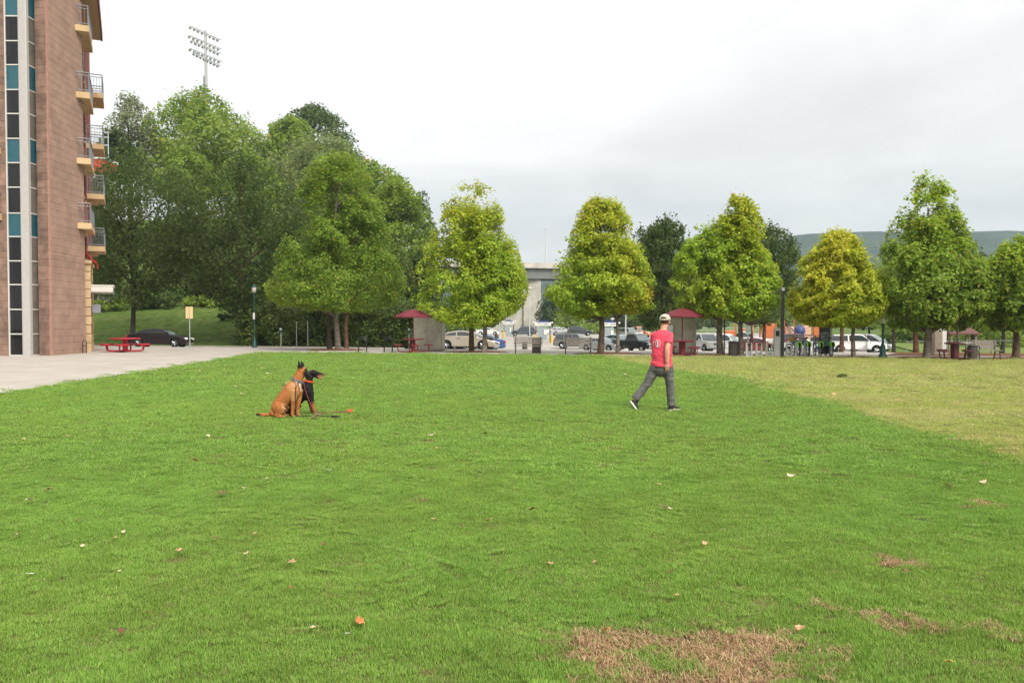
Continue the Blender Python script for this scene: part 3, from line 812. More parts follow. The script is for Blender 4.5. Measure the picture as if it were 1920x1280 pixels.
bld = thing('apartment_building', 'stone clad apartment building with teal corner windows and balconies on the left', 'building', (-24.5, 44, -0.25))
BO = Vector((-24.5, 44, -0.25))
def L3(x, y, z): return Vector((x, y, z)) - BO
TOP = 23.0
def wall_plane(A, B, courses, blen, bh, m, part, depth=.10, outward=None, zbase=-.3, limit=None, name='stone_block'):
    """courses of stone blocks between ground points A and B (world xy); each block its own mesh, shared data"""
    A, B = Vector((*A, 0)), Vector((*B, 0)); d = B - A; Ln = d.length; d.normalize()
    nrm = Vector((d.y, -d.x, 0)) if outward is None else Vector((*outward, 0)).normalized()
    ang = math.atan2(d.y, d.x)
    shared = {}
    cnt = 0
    for k in range(courses):
        off = 0 if k % 2 == 0 else blen * .5
        x = -off
        while x < Ln - .02:
            x0, x1 = max(0, x), min(Ln, x + blen)
            x += blen
            if x1 - x0 < .06: continue
            key = round(x1 - x0, 3)
            if key not in shared:
                mb = MB(); w_ = x1 - x0 - .007; h_ = bh - .007
                mb.bx(-w_/2, w_/2, -depth/2, depth/2, -h_/2, h_/2)
                me = mb.mesh(name)
                bm = bmesh.new(); bm.from_mesh(me)
                bmesh.ops.bevel(bm, geom=[e_ for e_ in bm.edges], offset=.005, segments=1, affect='EDGES')
                bm.to_mesh(me); bm.free()
                me.materials.append(m); shared[key] = me
            c = A + d * ((x0 + x1) / 2) + nrm * (depth * .15 + random.uniform(-.004, .004))
            o = bpy.data.objects.new(name, shared[key]); COL.objects.link(o)
            o.parent = part; o.location = L3(c.x, c.y, zbase + bh * (k + .5)); o.rotation_euler = (0, 0, ang)
            cnt += 1
    return cnt
# core masses (mortar faces behind the blocks)
C0 = (-23.20, 41.60); C1 = (-23.57, 45.60)                 # right-hand stone wall, near and far end
P0 = (-23.87, 41.75)                                        # pilaster left end
W0, W1 = (-23.93, 41.15), (-23.93, 41.95)                   # side glazing
Lw = (-25.05, 41.10)                                        # left wall right end
mb = MB()
mb.prism([(C0[0]-.05, C0[1]+.03), (C1[0]-.05, C1[1]-.02), (-30, 46.4), (-34, 43.0), (-34, 41.35), (Lw[0]-.03, 41.35), (Lw[0]-.03, 41.95), (P0[0], 41.95), (P0[0], P0[1]+.04)], -.6, TOP, axis='Z')
mb.v = [tuple(Vector(p) - BO) for p in mb.v]
wall = mb.build('wall', mortar, bld)
n_b = wall_plane(C0, C1, 54, 0.80, .356, stone_wall, wall)
n_b += wall_plane((P0[0] + .03, P0[1]), (C0[0] - .01, C0[1]), 54, .66, .356, stone_shade, wall, name='pilaster_block')
n_b += wall_plane((-26.3, 41.25), (Lw[0] + .02, 41.25), 54, .62, .356, stone_shade, wall, name='facing_block')
q = MB()
for k in range(54):
    for j in range(12): q.bx(-33.9 + j*.62 + (.31 if k % 2 else 0), -33.9 + j*.62 + .61 + (.31 if k % 2 else 0), 41.2, 41.3, -.3 + .356*k + .004, -.3 + .356*(k+1) - .004)
q.v = [tuple(Vector(p) - BO) for p in q.v]; tag(q.build('facing_block', stone_shade, wall), kind='stuff')
mb = MB(); a_ = Vector((C0[0], C0[1], 0)) - BO
mb.bx(a_.x - .035, a_.x + .045, a_.y - .055, a_.y + .02, -.3, TOP + .25)
mb.build('corner_trim', stone_trim, bld)
mb = MB()
for z in (5.2, 9.05, 12.85, 16.65):                          # pale joint bands
    A, B = L3(C0[0], C0[1], 0), L3(C1[0], C1[1], 0)
    mb.tube([(A.x + .06, A.y, z), (B.x + .06, B.y, z)], .014, 5)
mb.build('expansion_joint', cream, bld)
# corner glazing: panes stacked between the mullions
def zpix(y, D): return at(0, y, D).z
cuts_l = [-92, -46, 1, 30, 76.5, 121.5, 168, 213, 259.5, 305, 351, 399.5, 443.5, 489, 533.5, 580, 626, 666]
typ = ['g', 'g', 't', 'g', 'g', 't', 'g', 'g', 't', 'c', 'c', 't', 'g', 'g', 'g', 'g', 'g']
cuts_l[2] = -16
zc = [zpix(y, 41.15) for y in cuts_l]
xa, xb = -25.02, -24.36
glz = MB(); glz.bx(xa, xb, 41.30, 41.36, zc[-1], zc[0]); glz.v = [tuple(Vector(p) - BO) for p in glz.v]
glz.build('window_backing', darkvoid, bld)
def pane(x0, x1, y0, y1, z0, z1, m):
    q = MB(); q.bx(x0, x1, y0, y1, z0, z1); q.v = [tuple(Vector(p) - BO) for p in q.v]
    return q.build('window_pane', m, bld)
for i, t in enumerate(typ):
    z1, z0 = zc[i], zc[i + 1]
    m = {'g': darkglass, 't': teal, 'c': darkglass}[t]
    o = pane(xa + .03, xb - .03, 41.20, 41.225, z0 + .03, z1 - .03, m)
    o2 = pane(W0[0] - .02, W0[0] + .005, W0[1] + .10, W1[1] - .05, z0 + .03, z1 - .03, m if t == 't' else sideglass_refl)
    if t != 't':
        cu_ = MB(); cu_.bx(xa + .05, xa + (.16 if t == 'g' else .60), 41.24, 41.255, z0 + .05, z1 - .05); cu_.v = [tuple(Vector(p) - BO) for p in cu_.v]; cu_.build('blind', curtain_m, o)
    fr = MB(); fr.bx(xa - .02, xb + .02, 41.155, 41.235, z0 - .028, z0 + .028); fr.v = [tuple(Vector(p) - BO) for p in fr.v]
    fr.build('transom', alu, o).matrix_parent_inverse.identity()
    fr = MB(); fr.bx(W0[0] - .04, W0[0] + .03, W0[1] + .06, W1[1], z0 - .028, z0 + .028); fr.v = [tuple(Vector(p) - BO) for p in fr.v]
    fr.build('transom', alu, o2)
mb = MB()
for x in (xa - .01, xb + .01): mb.bx(x - .028, x + .028, 41.15, 41.24, zc[-1], zc[0])
mb.v = [tuple(Vector(p) - BO) for p in mb.v]; mb.build('mullion', alu, bld)
mb = MB(); mb.bx(W0[0] - .045, W0[0] + .04, W1[1] - .04, W1[1] + .02, zc[-1], zc[0]); mb.v = [tuple(Vector(p) - BO) for p in mb.v]; mb.build('mullion', alu, bld)
mb = MB(); mb.bx(xb + .03, W0[0] + .02, 41.05, 41.30, -.3, TOP); mb.v = [tuple(Vector(p) - BO) for p in mb.v]
mb.build('corner_column', colmat, bld, bevel=.04)
mb = MB(); mb.bx(W0[0] - .35, W0[0] - .05, 41.3, 41.95, -.3, TOP); mb.v = [tuple(Vector(p) - BO) for p in mb.v]; mb.build('window_backing', darkvoid, bld)
# balconies
def balcony(A, d, length, proj, z, label=None, rail_h=1.05, side=1):
    """slab hung on a wall line: A start on the wall, d direction along the wall, projecting to the right of d"""
    A = Vector((A[0], A[1], 0)); d = Vector((d[0], d[1], 0)).normalized(); n = Vector((d.y, -d.x, 0))
    P = lambda s, o_, zz_: A + d * s + n * o_ + Vector((0, 0, zz_)) - BO
    mb = MB()
    mb.add([P(0, -.1, z - .32), P(length, -.1, z - .32), P(length, proj, z - .32), P(0, proj, z - .32), P(0, -.1, z), P(length, -.1, z), P(length, proj, z), P(0, proj, z)],
           [(0, 1, 2, 3), (4, 7, 6, 5), (0, 4, 5, 1), (1, 5, 6, 2), (2, 6, 7, 3), (3, 7, 4, 0)])
    slab = mb.build('balcony', cream, bld)
    mb = MB()
    path = [(0.03, 0.02), (0.03, proj - .05), (length - .03, proj - .05), (length - .03, 0.02)]
    for zz_ in (z + .10, z + rail_h - .16, z + rail_h):
        for (s0, o0), (s1, o1) in zip(path, path[1:]): mb.tube([P(s0, o0, zz_), P(s1, o1, zz_)], .022 if zz_ < z + rail_h else .032, 6)
    for (s0, o0), (s1, o1) in zip(path, path[1:]):
        Ln = math.hypot(s1 - s0, o1 - o0); k = max(2, int(Ln / .14))
        for i in range(k + 1):
            t = i / k; s_, o_ = lerp(s0, s1, t), lerp(o0, o1, t)
            big = i in (0, k)
            mb.tube([P(s_, o_, z), P(s_, o_, z + (rail_h if big else rail_h - .16))], .028 if big else .012, 5)
    mb.build('railing', steel, slab)
    mb = MB()
    mb.add([P(length * .25, -.1, z - .55), P(length * .6, -.1, z - .55), P(length * .6, proj * .55, z - .55), P(length * .25, proj * .55, z - .55), P(length * .25, -.1, z - .32), P(length * .6, -.1, z - .32), P(length * .6, proj * .55, z - .32), P(length * .25, proj * .55, z - .32)],
           [(0, 1, 2, 3), (0, 4, 5, 1), (1, 5, 6, 2), (2, 6, 7, 3), (3, 7, 4, 0)])
    mb.build('bracket', cream, slab)
    return slab
for y in (417, 295, 171, 45): balcony((-23.49, 44.7), (-.45, 1), 3.9, .74, zpix(y, 44.7))
# rear wing, running back to the left
RW0, RW1 = (-24.05, 46.3), (-30.4, 60.0)
mb = MB(); mb.prism([RW0, RW1, (-40, 60.0), (-34, 46.3)], -.8, TOP - 1.0, axis='Z'); mb.v = [tuple(Vector(p) - BO) for p in mb.v]
mb.build('brick_wall', redwall, bld)
rd_ = Vector((RW1[0] - RW0[0], RW1[1] - RW0[1], 0)).normalized(); rn_ = Vector((rd_.y, -rd_.x, 0))
def RP(s, o_, z): return Vector((RW0[0], RW0[1], 0)) + rd_ * s + rn_ * o_ + Vector((0, 0, z)) - BO
def rbox(s0, s1, o0, o1, z0, z1):
    q = MB(); q.add([RP(s0, o0, z0), RP(s1, o0, z0), RP(s1, o1, z0), RP(s0, o1, z0), RP(s0, o0, z1), RP(s1, o0, z1), RP(s1, o1, z1), RP(s0, o1, z1)],
                    [(0, 1, 2, 3), (4, 7, 6, 5), (0, 4, 5, 1), (1, 5, 6, 2), (2, 6, 7, 3), (3, 7, 4, 0)]); return q
for y in (463, 366, 273, 178): balcony((RW0[0] + rd_.x * 7.6, RW0[1] + rd_.y * 7.6), rd_, 3.0, 1.0, zpix(y, 54.0), rail_h=1.15)
# quoined cream pier with rusticated blocks
qz = -.3; k = 0
while qz < 4.6:
    h_ = .50 if k else .62
    rbox(.12, .72 + .06 * (k % 2), .02, .42 + .02 * (k % 2), qz + .015, qz + h_ - .015).build('quoin_block', cream, bld, bevel=.03)
    rbox(3.2, 3.8 + .06 * (k % 2), .02, .42, qz + .015, qz + h_ - .015).build('quoin_block', cream, bld, bevel=.03)
    qz += h_; k += 1
rbox(.0, 4.2, .02, .5, 4.75, 4.95).build('string_course', cream, bld, bevel=.03)
for z in (5.1, 8.6, 12.2, 15.8):
    for s0 in (1.0, 4.4):
        w_ = rbox(s0, s0 + 1.6, .01, .05, z + .2, z + 2.4).build('window', darkglass, bld)
        rbox(s0 - .1, s0 + 1.7, .03, .10, z + .08, z + .2).build('window_sill', cream, w_)
        for j in range(7): rbox(s0 + .9, s0 + 1.55, .05, .075, z + .3 + j * .3, z + .5 + j * .3).build('shutter_slat', mat('shutter_red', (.26, .05, .06), .6), w_)
q = MB(); q.add([RP(.3, .03, 5.55), RP(2.4, .03, 5.55), RP(2.4, .75, 4.85), RP(.3, .75, 4.85), RP(.3, .03, 5.48), RP(2.4, .03, 5.48), RP(2.4, .72, 4.80), RP(.3, .72, 4.80), RP(.3, .75, 4.55), RP(2.4, .75, 4.55)],
               [(0, 1, 2, 3), (4, 7, 6, 5), (3, 2, 9, 8), (0, 3, 7, 4), (1, 5, 6, 2)])
q.build('awning', awn, bld)
rbox(.3, 3.4, .02, 1.55, 3.18, 3.52).build('entrance_canopy', offwhite, bld, bevel=.03)
rbox(.28, 3.42, .02, 1.62, 3.52, 3.60).build('canopy_cap', offwhite, bld)
rbox(1.0, 1.5, .42, .9, 2.0, 2.5).build('wall_lantern', steel, bld, bevel=.03)
# eaves
E0 = RP(0, 0, 0)
rbox(-2.5, 11.2, -1.0, .85, TOP - 2.4, TOP - 2.1).build('eaves', soffit, bld)
rbox(-2.5, 11.25, .85, .95, TOP - 2.42, TOP - 1.9).build('fascia', mat('fascia_plum', (.22, .075, .10), .6), bld)
# balcony slabs at the left edge of the frame (front wall)
for y in (122, 272, 398):
    z = zpix(y, 40.6)
    q = MB(); q.bx(-27.3, -25.32, 40.45, 41.3, z - .32, z); q.v = [tuple(Vector(p) - BO) for p in q.v]; sl_ = q.build('balcony', cream, bld)
    q = MB()
    for x in np.arange(-27.3, -25.34, .14): q.tube([L3(x, 40.5, z), L3(x, 40.5, z + .95)], .012, 5)
    for zz_ in (z + .08, z + .98): q.tube([L3(-27.3, 40.5, zz_), L3(-25.34, 40.5, zz_)], .025, 6); q.tube([L3(-25.34, 40.5, zz_), L3(-25.34, 41.2, zz_)], .025, 6)
    q.build('railing', steel, sl_)
# small bracket stand by the wall end
st = MB(); p0 = ground(158, 662)
for dx_ in (-.08, .12): st.tube([(dx_, 0, 0), (dx_, 0, .62), (dx_ + .08 * (1 if dx_ < 0 else -1), 0, .72)], .02, 6)
st.tube([(-.08, 0, .4), (.12, 0, .4)], .018, 6)
tag(st.build('hose_stand', mat('black_iron', (.02, .02, .022), .5, metal=.4), loc=p0), 'small black iron stand at the end of the stone wall', 'stand')
# neighbouring stadium wing seen over the balconies
sw = thing('stadium_stand', 'pale grandstand corner with red band glimpsed behind the rear balconies', 'grandstand', gat(196, 100))
o_ = Vector(sw.location); s_ = 100 / F
def zz(y): return at(196, y, 100).z - o_.z
mb = MB(); mb.bx(-5, .9, -2, 2, zz(330), zz(304)); mb.build('red_band', mat('stand_red', (.5, .045, .035), .6, var=.1), sw)
mb = MB(); mb.bx(-5, .95, -2.1, 2.1, zz(304), zz(299)); mb.build('coping', offwhite, sw)
mb = MB(); mb.bx(-5, .7, -1.9, 1.9, -6, zz(330)); mb.build('wall', offwhite, sw)
mb = MB()
for y in (246, 255, 270): mb.tube([(-3, 0, zz(y)), (.8, 0, zz(y + 3))], .07, 6)
for k in range(6): mb.tube([(-3 + k * .75, 0, zz(304)), (-3 + k * .75, 0, zz(247))], .05, 6)
mb.build('railing', mat('rail_pale', (.5, .53, .56), .5, metal=.3), sw)
# ------------------------------------------------------------------ vehicles
tyre_m = mat('tyre', (0.018, 0.018, 0.018), 0.85, spec=0.2)
rim_m = mat('rim', (0.50, 0.51, 0.52), 0.3, metal=0.85)
carglass = mat('car_glass', (0.030, 0.038, 0.042), 0.04, spec=0.8)
shield = mat('windscreen_glass', (0.11, 0.145, 0.15), 0.04, spec=0.9)
trim_m = mat('black_trim', (0.02, 0.02, 0.022), 0.55)
lamp_m = mat('headlamp', (0.75, 0.77, 0.78), 0.12, spec=0.8)
tail_m = mat('tail_lamp', (0.42, 0.012, 0.012), 0.2, spec=0.7)
chrome = mat('chrome', (0.6, 0.6, 0.61), 0.15, metal=1.0)
under_m = mat('wheel_well', (0.012, 0.012, 0.012), 0.95)
plate_m = mat('number_plate', (0.62, 0.64, 0.60), 0.5)
def paint(name, c, metal=0.0): return mat('paint_' + name, c, 0.32, metal=metal, spec=0.5, coat=0.7)
PAINT = {'black': paint('black', (.012, .012, .014)), 'champagne': paint('champagne', (.40, .355, .28), .35), 'silver': paint('silver', (.47, .48, .48), .5), 'white': paint('white', (.74, .74, .73)),
         'blue': paint('blue', (.045, .085, .24), .3), 'darkgrey': paint('darkgrey', (.055, .062, .068), .3), 'greygreen': paint('greygreen', (.16, .165, .15), .35), 'red': paint('red', (.26, .025, .03)),
         'teal': paint('teal', (.33, .43, .43), .4), 'maroon': paint('maroon', (.14, .015, .025)), 'orange': paint('orange', (.62, .20, .04)), 'navy': paint('navy', (.03, .045, .09), .3)}
# body outlines: L, W, wheel radius, axles (front, rear), lower-body top line, cabin outline, glass split
CAR = {
 'sedan': dict(L=4.75, W=1.80, r=.33, ax=(1.42, -1.36), zb=.24, top=[(-2.36, .55), (-2.33, .92), (-2.10, 1.03), (-1.45, 1.06), (-.2, .99), (.95, .95), (1.6, .88), (2.12, .76), (2.34, .60)],
               cab=[(-1.72, 1.02), (-1.05, 1.36), (-.55, 1.435), (-.05, 1.445), (.42, 1.38), (1.18, .94)], bp=-.22),
 'coupe': dict(L=4.50, W=1.76, r=.32, ax=(1.36, -1.28), zb=.22, top=[(-2.23, .5), (-2.22, .90), (-2.0, 1.00), (-1.4, 1.02), (-.2, .95), (.85, .90), (1.5, .80), (2.0, .66), (2.22, .52)],
               cab=[(-1.85, .98), (-1.05, 1.29), (-.5, 1.375), (0, 1.38), (.38, 1.31), (1.20, .88)], bp=-.55),
 'hatch': dict(L=4.2, W=1.74, r=.31, ax=(1.28, -1.24), zb=.22, top=[(-2.08, .5), (-2.08, .95), (-1.9, 1.04), (-.2, .98), (.9, .92), (1.5, .82), (1.9, .68), (2.08, .52)],
               cab=[(-1.95, 1.0), (-1.6, 1.35), (-1.0, 1.46), (-.1, 1.48), (.35, 1.40), (1.2, .90)], bp=-.3),
 'suv': dict(L=4.65, W=1.86, r=.37, ax=(1.42, -1.30), zb=.34, top=[(-2.30, .6), (-2.31, 1.0), (-2.24, 1.12), (-.2, 1.10), (.95, 1.08), (1.7, 1.04), (2.16, .95), (2.31, .68)],
             cab=[(-2.22, 1.08), (-2.02, 1.62), (-1.7, 1.72), (-.2, 1.76), (.38, 1.72), (1.05, 1.08)], bp=-.15),
 'van': dict(L=4.9, W=1.92, r=.34, ax=(1.62, -1.35), zb=.26, top=[(-2.42, .5), (-2.44, 1.0), (-2.40, 1.12), (0, 1.06), (1.3, 1.02), (1.95, .90), (2.3, .74), (2.43, .52)],
             cab=[(-2.36, 1.08), (-2.2, 1.62), (-1.9, 1.74), (-.2, 1.78), (.55, 1.70), (1.65, .99)], bp=0.0),
 'pickup': dict(L=5.6, W=1.98, r=.39, ax=(1.80, -1.62), zb=.40, top=[(-2.78, .6), (-2.80, 1.12), (-2.74, 1.20), (-.55, 1.20), (-.5, 1.18), (1.15, 1.17), (2.2, 1.12), (2.68, 1.02), (2.79, .66)],
                cab=[(-.62, 1.17), (-.52, 1.72), (-.35, 1.84), (.45, 1.86), (.72, 1.78), (1.32, 1.16)], bp=-.62),
 'smallpickup': dict(L=4.9, W=1.74, r=.35, ax=(1.55, -1.42), zb=.36, top=[(-2.43, .55), (-2.45, 1.0), (-2.40, 1.08), (-.55, 1.08), (-.5, 1.06), (1.0, 1.04), (1.9, 1.0), (2.34, .90), (2.44, .60)],
                cab=[(-.78, 1.05), (-.66, 1.55), (-.45, 1.66), (.30, 1.68), (.55, 1.60), (1.15, 1.03)], bp=-.75),
}
CAR['camper'] = dict(CAR['pickup'], cab=[(-2.74, 1.17), (-2.62, 1.66), (-2.3, 1.78), (.45, 1.86), (.72, 1.78), (1.32, 1.16)], bp=-.6)
CAR['smallcamper'] = dict(CAR['smallpickup'], cab=[(-2.40, 1.05), (-2.32, 1.52), (-2.1, 1.62), (.30, 1.68), (.55, 1.60), (1.15, 1.03)], bp=-.75)
_wheel_cache = {}
def wheel_mesh(r):
    if r not in _wheel_cache:
        w_ = .20
        ty = MB(); ty.lathe((0, 0, 0), [(r*.62, -w_/2), (r*.9, -w_/2), (r, -w_*.36), (r, w_*.36), (r*.9, w_/2), (r*.62, w_/2)], 24, 'Y')
        ri = MB(); ri.lathe((0, 0, 0), [(r*.60, -.095), (r*.64, -.10), (r*.64, .10), (r*.60, .095), (r*.55, .05)], 24, 'Y')
        for k in range(5):
            a_ = 2*math.pi*k/5
            for s_ in (-1, 1):
                ri.tube([(0, .085*s_, 0), (r*.6*math.cos(a_), .09*s_, r*.6*math.sin(a_))], [r*.13, r*.10], 6)
        ri.lathe((0, 0, 0), [(r*.16, -.1), (r*.16, .1)], 10, 'Y')
        _wheel_cache[r] = (ty.mesh('wheel', True, 35), ri.mesh('rim', True, 35))
        _wheel_cache[r][0].materials.append(tyre_m); _wheel_cache[r][1].materials.append(rim_m)
    return _wheel_cache[r]
def make_car(kind, colour, loc, heading, label, cat='car', rails=False, door_open=False, name='parked_car', grille='bar'):
    c = CAR[kind]; L, W, r = c['L'], c['W'], c['r']
    z0 = loc[2]
    t = thing(name, label, cat, loc, R(heading), 'vehicles in the parking lot')
    P = PAINT[colour]; hw = W / 2
    def plan(x): return hw * (1 - .13 * (abs(x) / (L / 2)) ** 5)
    # lower body with wheel arches
    top = c['top']; poly = list(top)
    ra = r * 1.20
    low = [(L/2 - .02, c['zb'] + .12), (L/2 - .10, c['zb'])]
    for ax in c['ax']:
        th = math.asin(min(.95, max(-.95, (c['zb'] - r) / ra)))
        a0, a1 = th, math.pi - th
        low += [(ax + ra * math.cos(lerp(a0, a1, k/9)), r + ra * math.sin(lerp(a0, a1, k/9))) for k in range(10)]
    low += [(-L/2 + .10, c['zb']), (-L/2 + .02, c['zb'] + .12)]
    poly += low
    belt = max(z for _, z in top)
    def fy(x, z, y):
        k = 1 - .10 * max(0, (z - belt * .72) / (belt * .28)) ** 2 - .05 * max(0, (c['zb'] + .2 - z) / .3)
        return math.copysign(plan(x) * k, y)
    mb = MB(); mb.prism(poly, -1, 1, fy=fy)
    body = mb.build('body', P, t, bevel=.045, seg=3)
    # dark inner mass filling the arches and underside
    mb = MB(); mb.bx(-L/2 + .25, L/2 - .25, -hw + .20, hw - .20, c['zb'] - .02, belt - .18); mb.build('underbody', under_m, t)
    # cabin
    cab = c['cab']; zb_, zt = cab[0][1], max(z for _, z in cab)
    def cy(z): return hw * lerp(.93, .76, min(1, max(0, (z - zb_) / (zt - zb_))) ** 1.2)
    mb = MB(); mb.prism([(x, z - (.05 if z < zb_ + .1 else 0)) for x, z in cab], -1, 1, fy=lambda x, z, y: math.copysign(cy(z), y))
    mb.build('cabin', P, t, bevel=.05, seg=3)
    # side glass, split at the pillars
    def top_at(x):
        for (x0, z0_), (x1, z1_) in zip(cab, cab[1:]):
            if x0 <= x <= x1: return lerp(z0_, z1_, (x - x0) / (x1 - x0))
        return zb_
    xr, xf = cab[0][0] + .20, cab[-1][0] - .22
    spans = []
    bp = c['bp']
    if 'camper' in kind: spans = [(xr + .1, bp - .55), (bp - .40, bp - .02), (bp + .10, xf)] if bp - .55 > xr + .3 else [(xr, bp - .05), (bp + .08, xf)]
    elif kind in ('pickup', 'smallpickup'): spans = [(xr - .08, xf)]
    elif kind in ('suv', 'van'): spans = [(xr, bp - 1.02), (bp - .95, bp - .04), (bp + .05, xf)]
    else: spans = [(xr, bp - .04), (bp + .05, xf)]
    for s_ in (-1, 1):
        for (a_, b_) in spans:
            lo_ = zb_ + .045
            xs_ = [lerp(a_, b_, k/6) for k in range(7)]
            up = [(x, max(lo_ + .01, top_at(x) - .085)) for x in xs_]
            dn = [(x, max(lo_, zb_ + .03)) for x in xs_][::-1]
            q = MB(); q.prism(up + dn, 0, 1, fy=lambda x, z, y: s_ * (cy(z) - .02 + .032 * y))
            q.build('side_window', carglass, t)
    # windscreen and rear window: slabs lying on the sloping cabin faces
    def slope_glass(pa, pb, nm, m):
        (x0, z0_), (x1, z1_) = pa, pb
        n_ = Vector((z1_ - z0_, 0, -(x1 - x0))).normalized()
        if (n_.x > 0) != (nm == 'windscreen'): n_ = -n_
        A = Vector((lerp(x0, x1, .06), 0, lerp(z0_, z1_, .06))); B = Vector((lerp(x0, x1, .90), 0, lerp(z0_, z1_, .90)))
        ya, yb = cy(A.z) - .09, cy(B.z) - .09
        V = []
        for o_ in (-.02, .012):
            for (p_, y_) in ((A, -ya), (A, ya), (B, yb), (B, -yb)): V.append(p_ + n_ * o_ + Vector((0, y_, 0)))
        q = MB(); q.add(V, [(0, 1, 2, 3), (4, 7, 6, 5), (0, 4, 5, 1), (1, 5, 6, 2), (2, 6, 7, 3), (3, 7, 4, 0)]); q.build(nm, m, t)
    slope_glass(cab[-1], cab[-2], 'windscreen', shield)
    slope_glass(cab[0], cab[1], 'rear_window', carglass)
    # lamps, grille, bumpers
    nose = top[-1]; nz = top[-2][1]
    for s_ in (-1, 1):
        q = MB(); q.box((L/2 - .16, s_ * (hw - .32), lerp(nose[1], nz, .55)), (.24, .38, .15), rz=-s_ * .35); q.build('headlight', lamp_m, t, bevel=.03)
        q = MB(); hz_ = .20 if kind not in ('suv', 'van', 'pickup', 'camper') else .36
        q.box((-L/2 + .10, s_ * (hw - .24), top[1][1] - hz_/2 - .03), (.18, .30 if hz_ < .3 else .18, hz_), rz=s_ * .25); q.build('tail_light', tail_m, t, bevel=.02)
        q = MB(); q.ell((cab[-1][0] - .28, s_ * (hw + .09), zb_ + .10), (.07, .11, .075), 10, 6); q.build('mirror', P, t, smooth=True)
    q = MB(); gz = lerp(nose[1], nz, .30)
    big = kind in ('pickup', 'camper', 'suv')
    q.box((L/2 - .045, 0, gz), (.10, W * .42, .22 if big else .10)); gr_ = q.build('grille', trim_m, t, bevel=.02)
    if big:
        q = MB()
        for k in range(7): q.box((L/2 + .01, (k - 3) * W * .056, gz), (.03, .035, .20))
        q.build('grille_bar', chrome if colour == 'black' else P, gr_)
    q = MB(); q.box((L/2 - .12, 0, c['zb'] + .17), (.28, W * .86, .17)); q.build('front_bumper', chrome if kind in ('pickup',) else P, t, bevel=.05)
    q = MB(); q.box((-L/2 + .10, 0, c['zb'] + .19), (.26, W * .88, .18)); q.build('rear_bumper', chrome if 'pickup' in kind else (trim_m if kind == 'suv' else P), t, bevel=.05)
    q = MB(); q.box((-L/2 - .035, 0, top[0][1] + .15), (.02, .42, .15)); q.build('number_plate', plate_m, t)
    # door seams and handles
    q = MB()
    seams = [bp, xf + .12] + ([xr + .35] if kind in ('sedan', 'suv', 'van') else [])
    for s_ in (-1, 1):
        for x in seams: q.tube([(x, s_ * (plan(x) + .002), c['zb'] + .16), (x, s_ * (fy(x, belt - .12, 1) + .003), belt - .12)], .007, 4)
    q.build('door_seam', trim_m, t)
    for s_ in (-1, 1):
        q = MB(); x = bp + .18; q.box((x, s_ * (fy(x, belt - .20, 1) + .015), belt - .19), (.16, .03, .03)); q.build('door_handle', P if colour != 'champagne' else trim_m, t)
    if rails:
        q = MB()
        for s_ in (-1, 1): q.tube([(cab[1][0] + .1, s_ * cy(zt) * .92, zt - .02), (cab[1][0] + .3, s_ * cy(zt) * .92, zt + .06), (cab[-2][0] - .3, s_ * cy(zt) * .92, zt + .06), (cab[-2][0] - .1, s_ * cy(zt) * .92, zt - .02)], .02, 6)
        q.build('roof_rail', trim_m, t)
    if kind in ('pickup', 'smallpickup'):
        q = MB(); x0, x1 = -L/2 + .18, cab[0][0] - .08
        q.bx(x0, x1, -hw * .80, hw * .80, belt - .02, belt + .012); q.build('cargo_bed', under_m, t)
    if door_open:
        q = MB(); xh = xf + .10; n_ = Vector((-.45, -1, 0)).normalized()
        A = Vector((xh, -hw * .97, 0)); B = A + n_ * 1.0
        V = []
        for o_ in (Vector((0, 0, 0)), Vector((.9, -.4, 0)).normalized() * -.09):
            for p_, z_ in ((A, .45), (B, .45), (B, zb_ + .0), (A, zb_ + .0)): V.append(p_ + o_ + Vector((0, 0, z_)))
        q.add(V, [(0, 1, 2, 3), (4, 7, 6, 5), (0, 4, 5, 1), (1, 5, 6, 2), (2, 6, 7, 3), (3, 7, 4, 0)]); d_ = q.build('open_door', P, t, bevel=.02)
        q = MB(); q.tube([A + Vector((0, 0, zb_)), A.lerp(B, .35) + Vector((0, 0, zt - .12)), B + Vector((0, 0, zt - .12)), B + Vector((0, 0, zb_))], .03, 6); q.build('window_frame', trim_m, d_)
    ty, ri = wheel_mesh(r)
    for ax in c['ax']:
        for s_ in (-1, 1):
            w_ = bpy.data.objects.new('wheel', ty); COL.objects.link(w_); w_.parent = t; w_.location = (ax, s_ * (hw - .13), r)
            k_ = bpy.data.objects.new('rim', ri); COL.objects.link(k_); k_.parent = w_
    return t
def car(kind, colour, px, D, heading, label, cat='car', **kw):
    x, y = (px - CX) / F * D / _cp, D
    h = R(heading); e_ = .6                                   # sit on the sloping lot
    fx, fy_ = math.cos(h), math.sin(h)
    zf, zr = zg(x + fx*1.4, y + fy_*1.4), zg(x - fx*1.4, y - fy_*1.4)
    zl, zr2 = zg(x - fy_*.8, y + fx*.8), zg(x + fy_*.8, y - fx*.8)
    t = make_car(kind, colour, (x, y, (zf + zr) / 2 + .004), heading, label, cat, **kw)
    t.rotation_euler = (Matrix.Rotation(h, 3, 'Z') @ Matrix.Rotation(-math.atan2(zf - zr, 2.8), 3, 'Y') @ Matrix.Rotation(math.atan2(zl - zr2, 1.6), 3, 'X')).to_euler()
    return t
car('sedan', 'black', 300, 65, 2, 'black sedan parked at the foot of the grassy bank')
car('coupe', 'champagne', 872, 60.5, -3, 'champagne two door coupe half hidden by the left metal locker')
car('hatch', 'silver', 885, 66, -12, 'silver hatchback directly behind the champagne coupe')
car('sedan', 'blue', 897, 74, 186, 'dark blue sedan with red tail lights showing past the coupe')
car('van', 'silver', 838, 100, 178, 'pale minivan beyond the left metal locker', 'minivan')
car('sedan', 'darkgrey', 872, 92, -20, 'dark sedan roof between the minivan and the coupe')
car('sedan', 'white', 915, 160, -4, 'white sedan at the back of the lot left of the bridge pier')
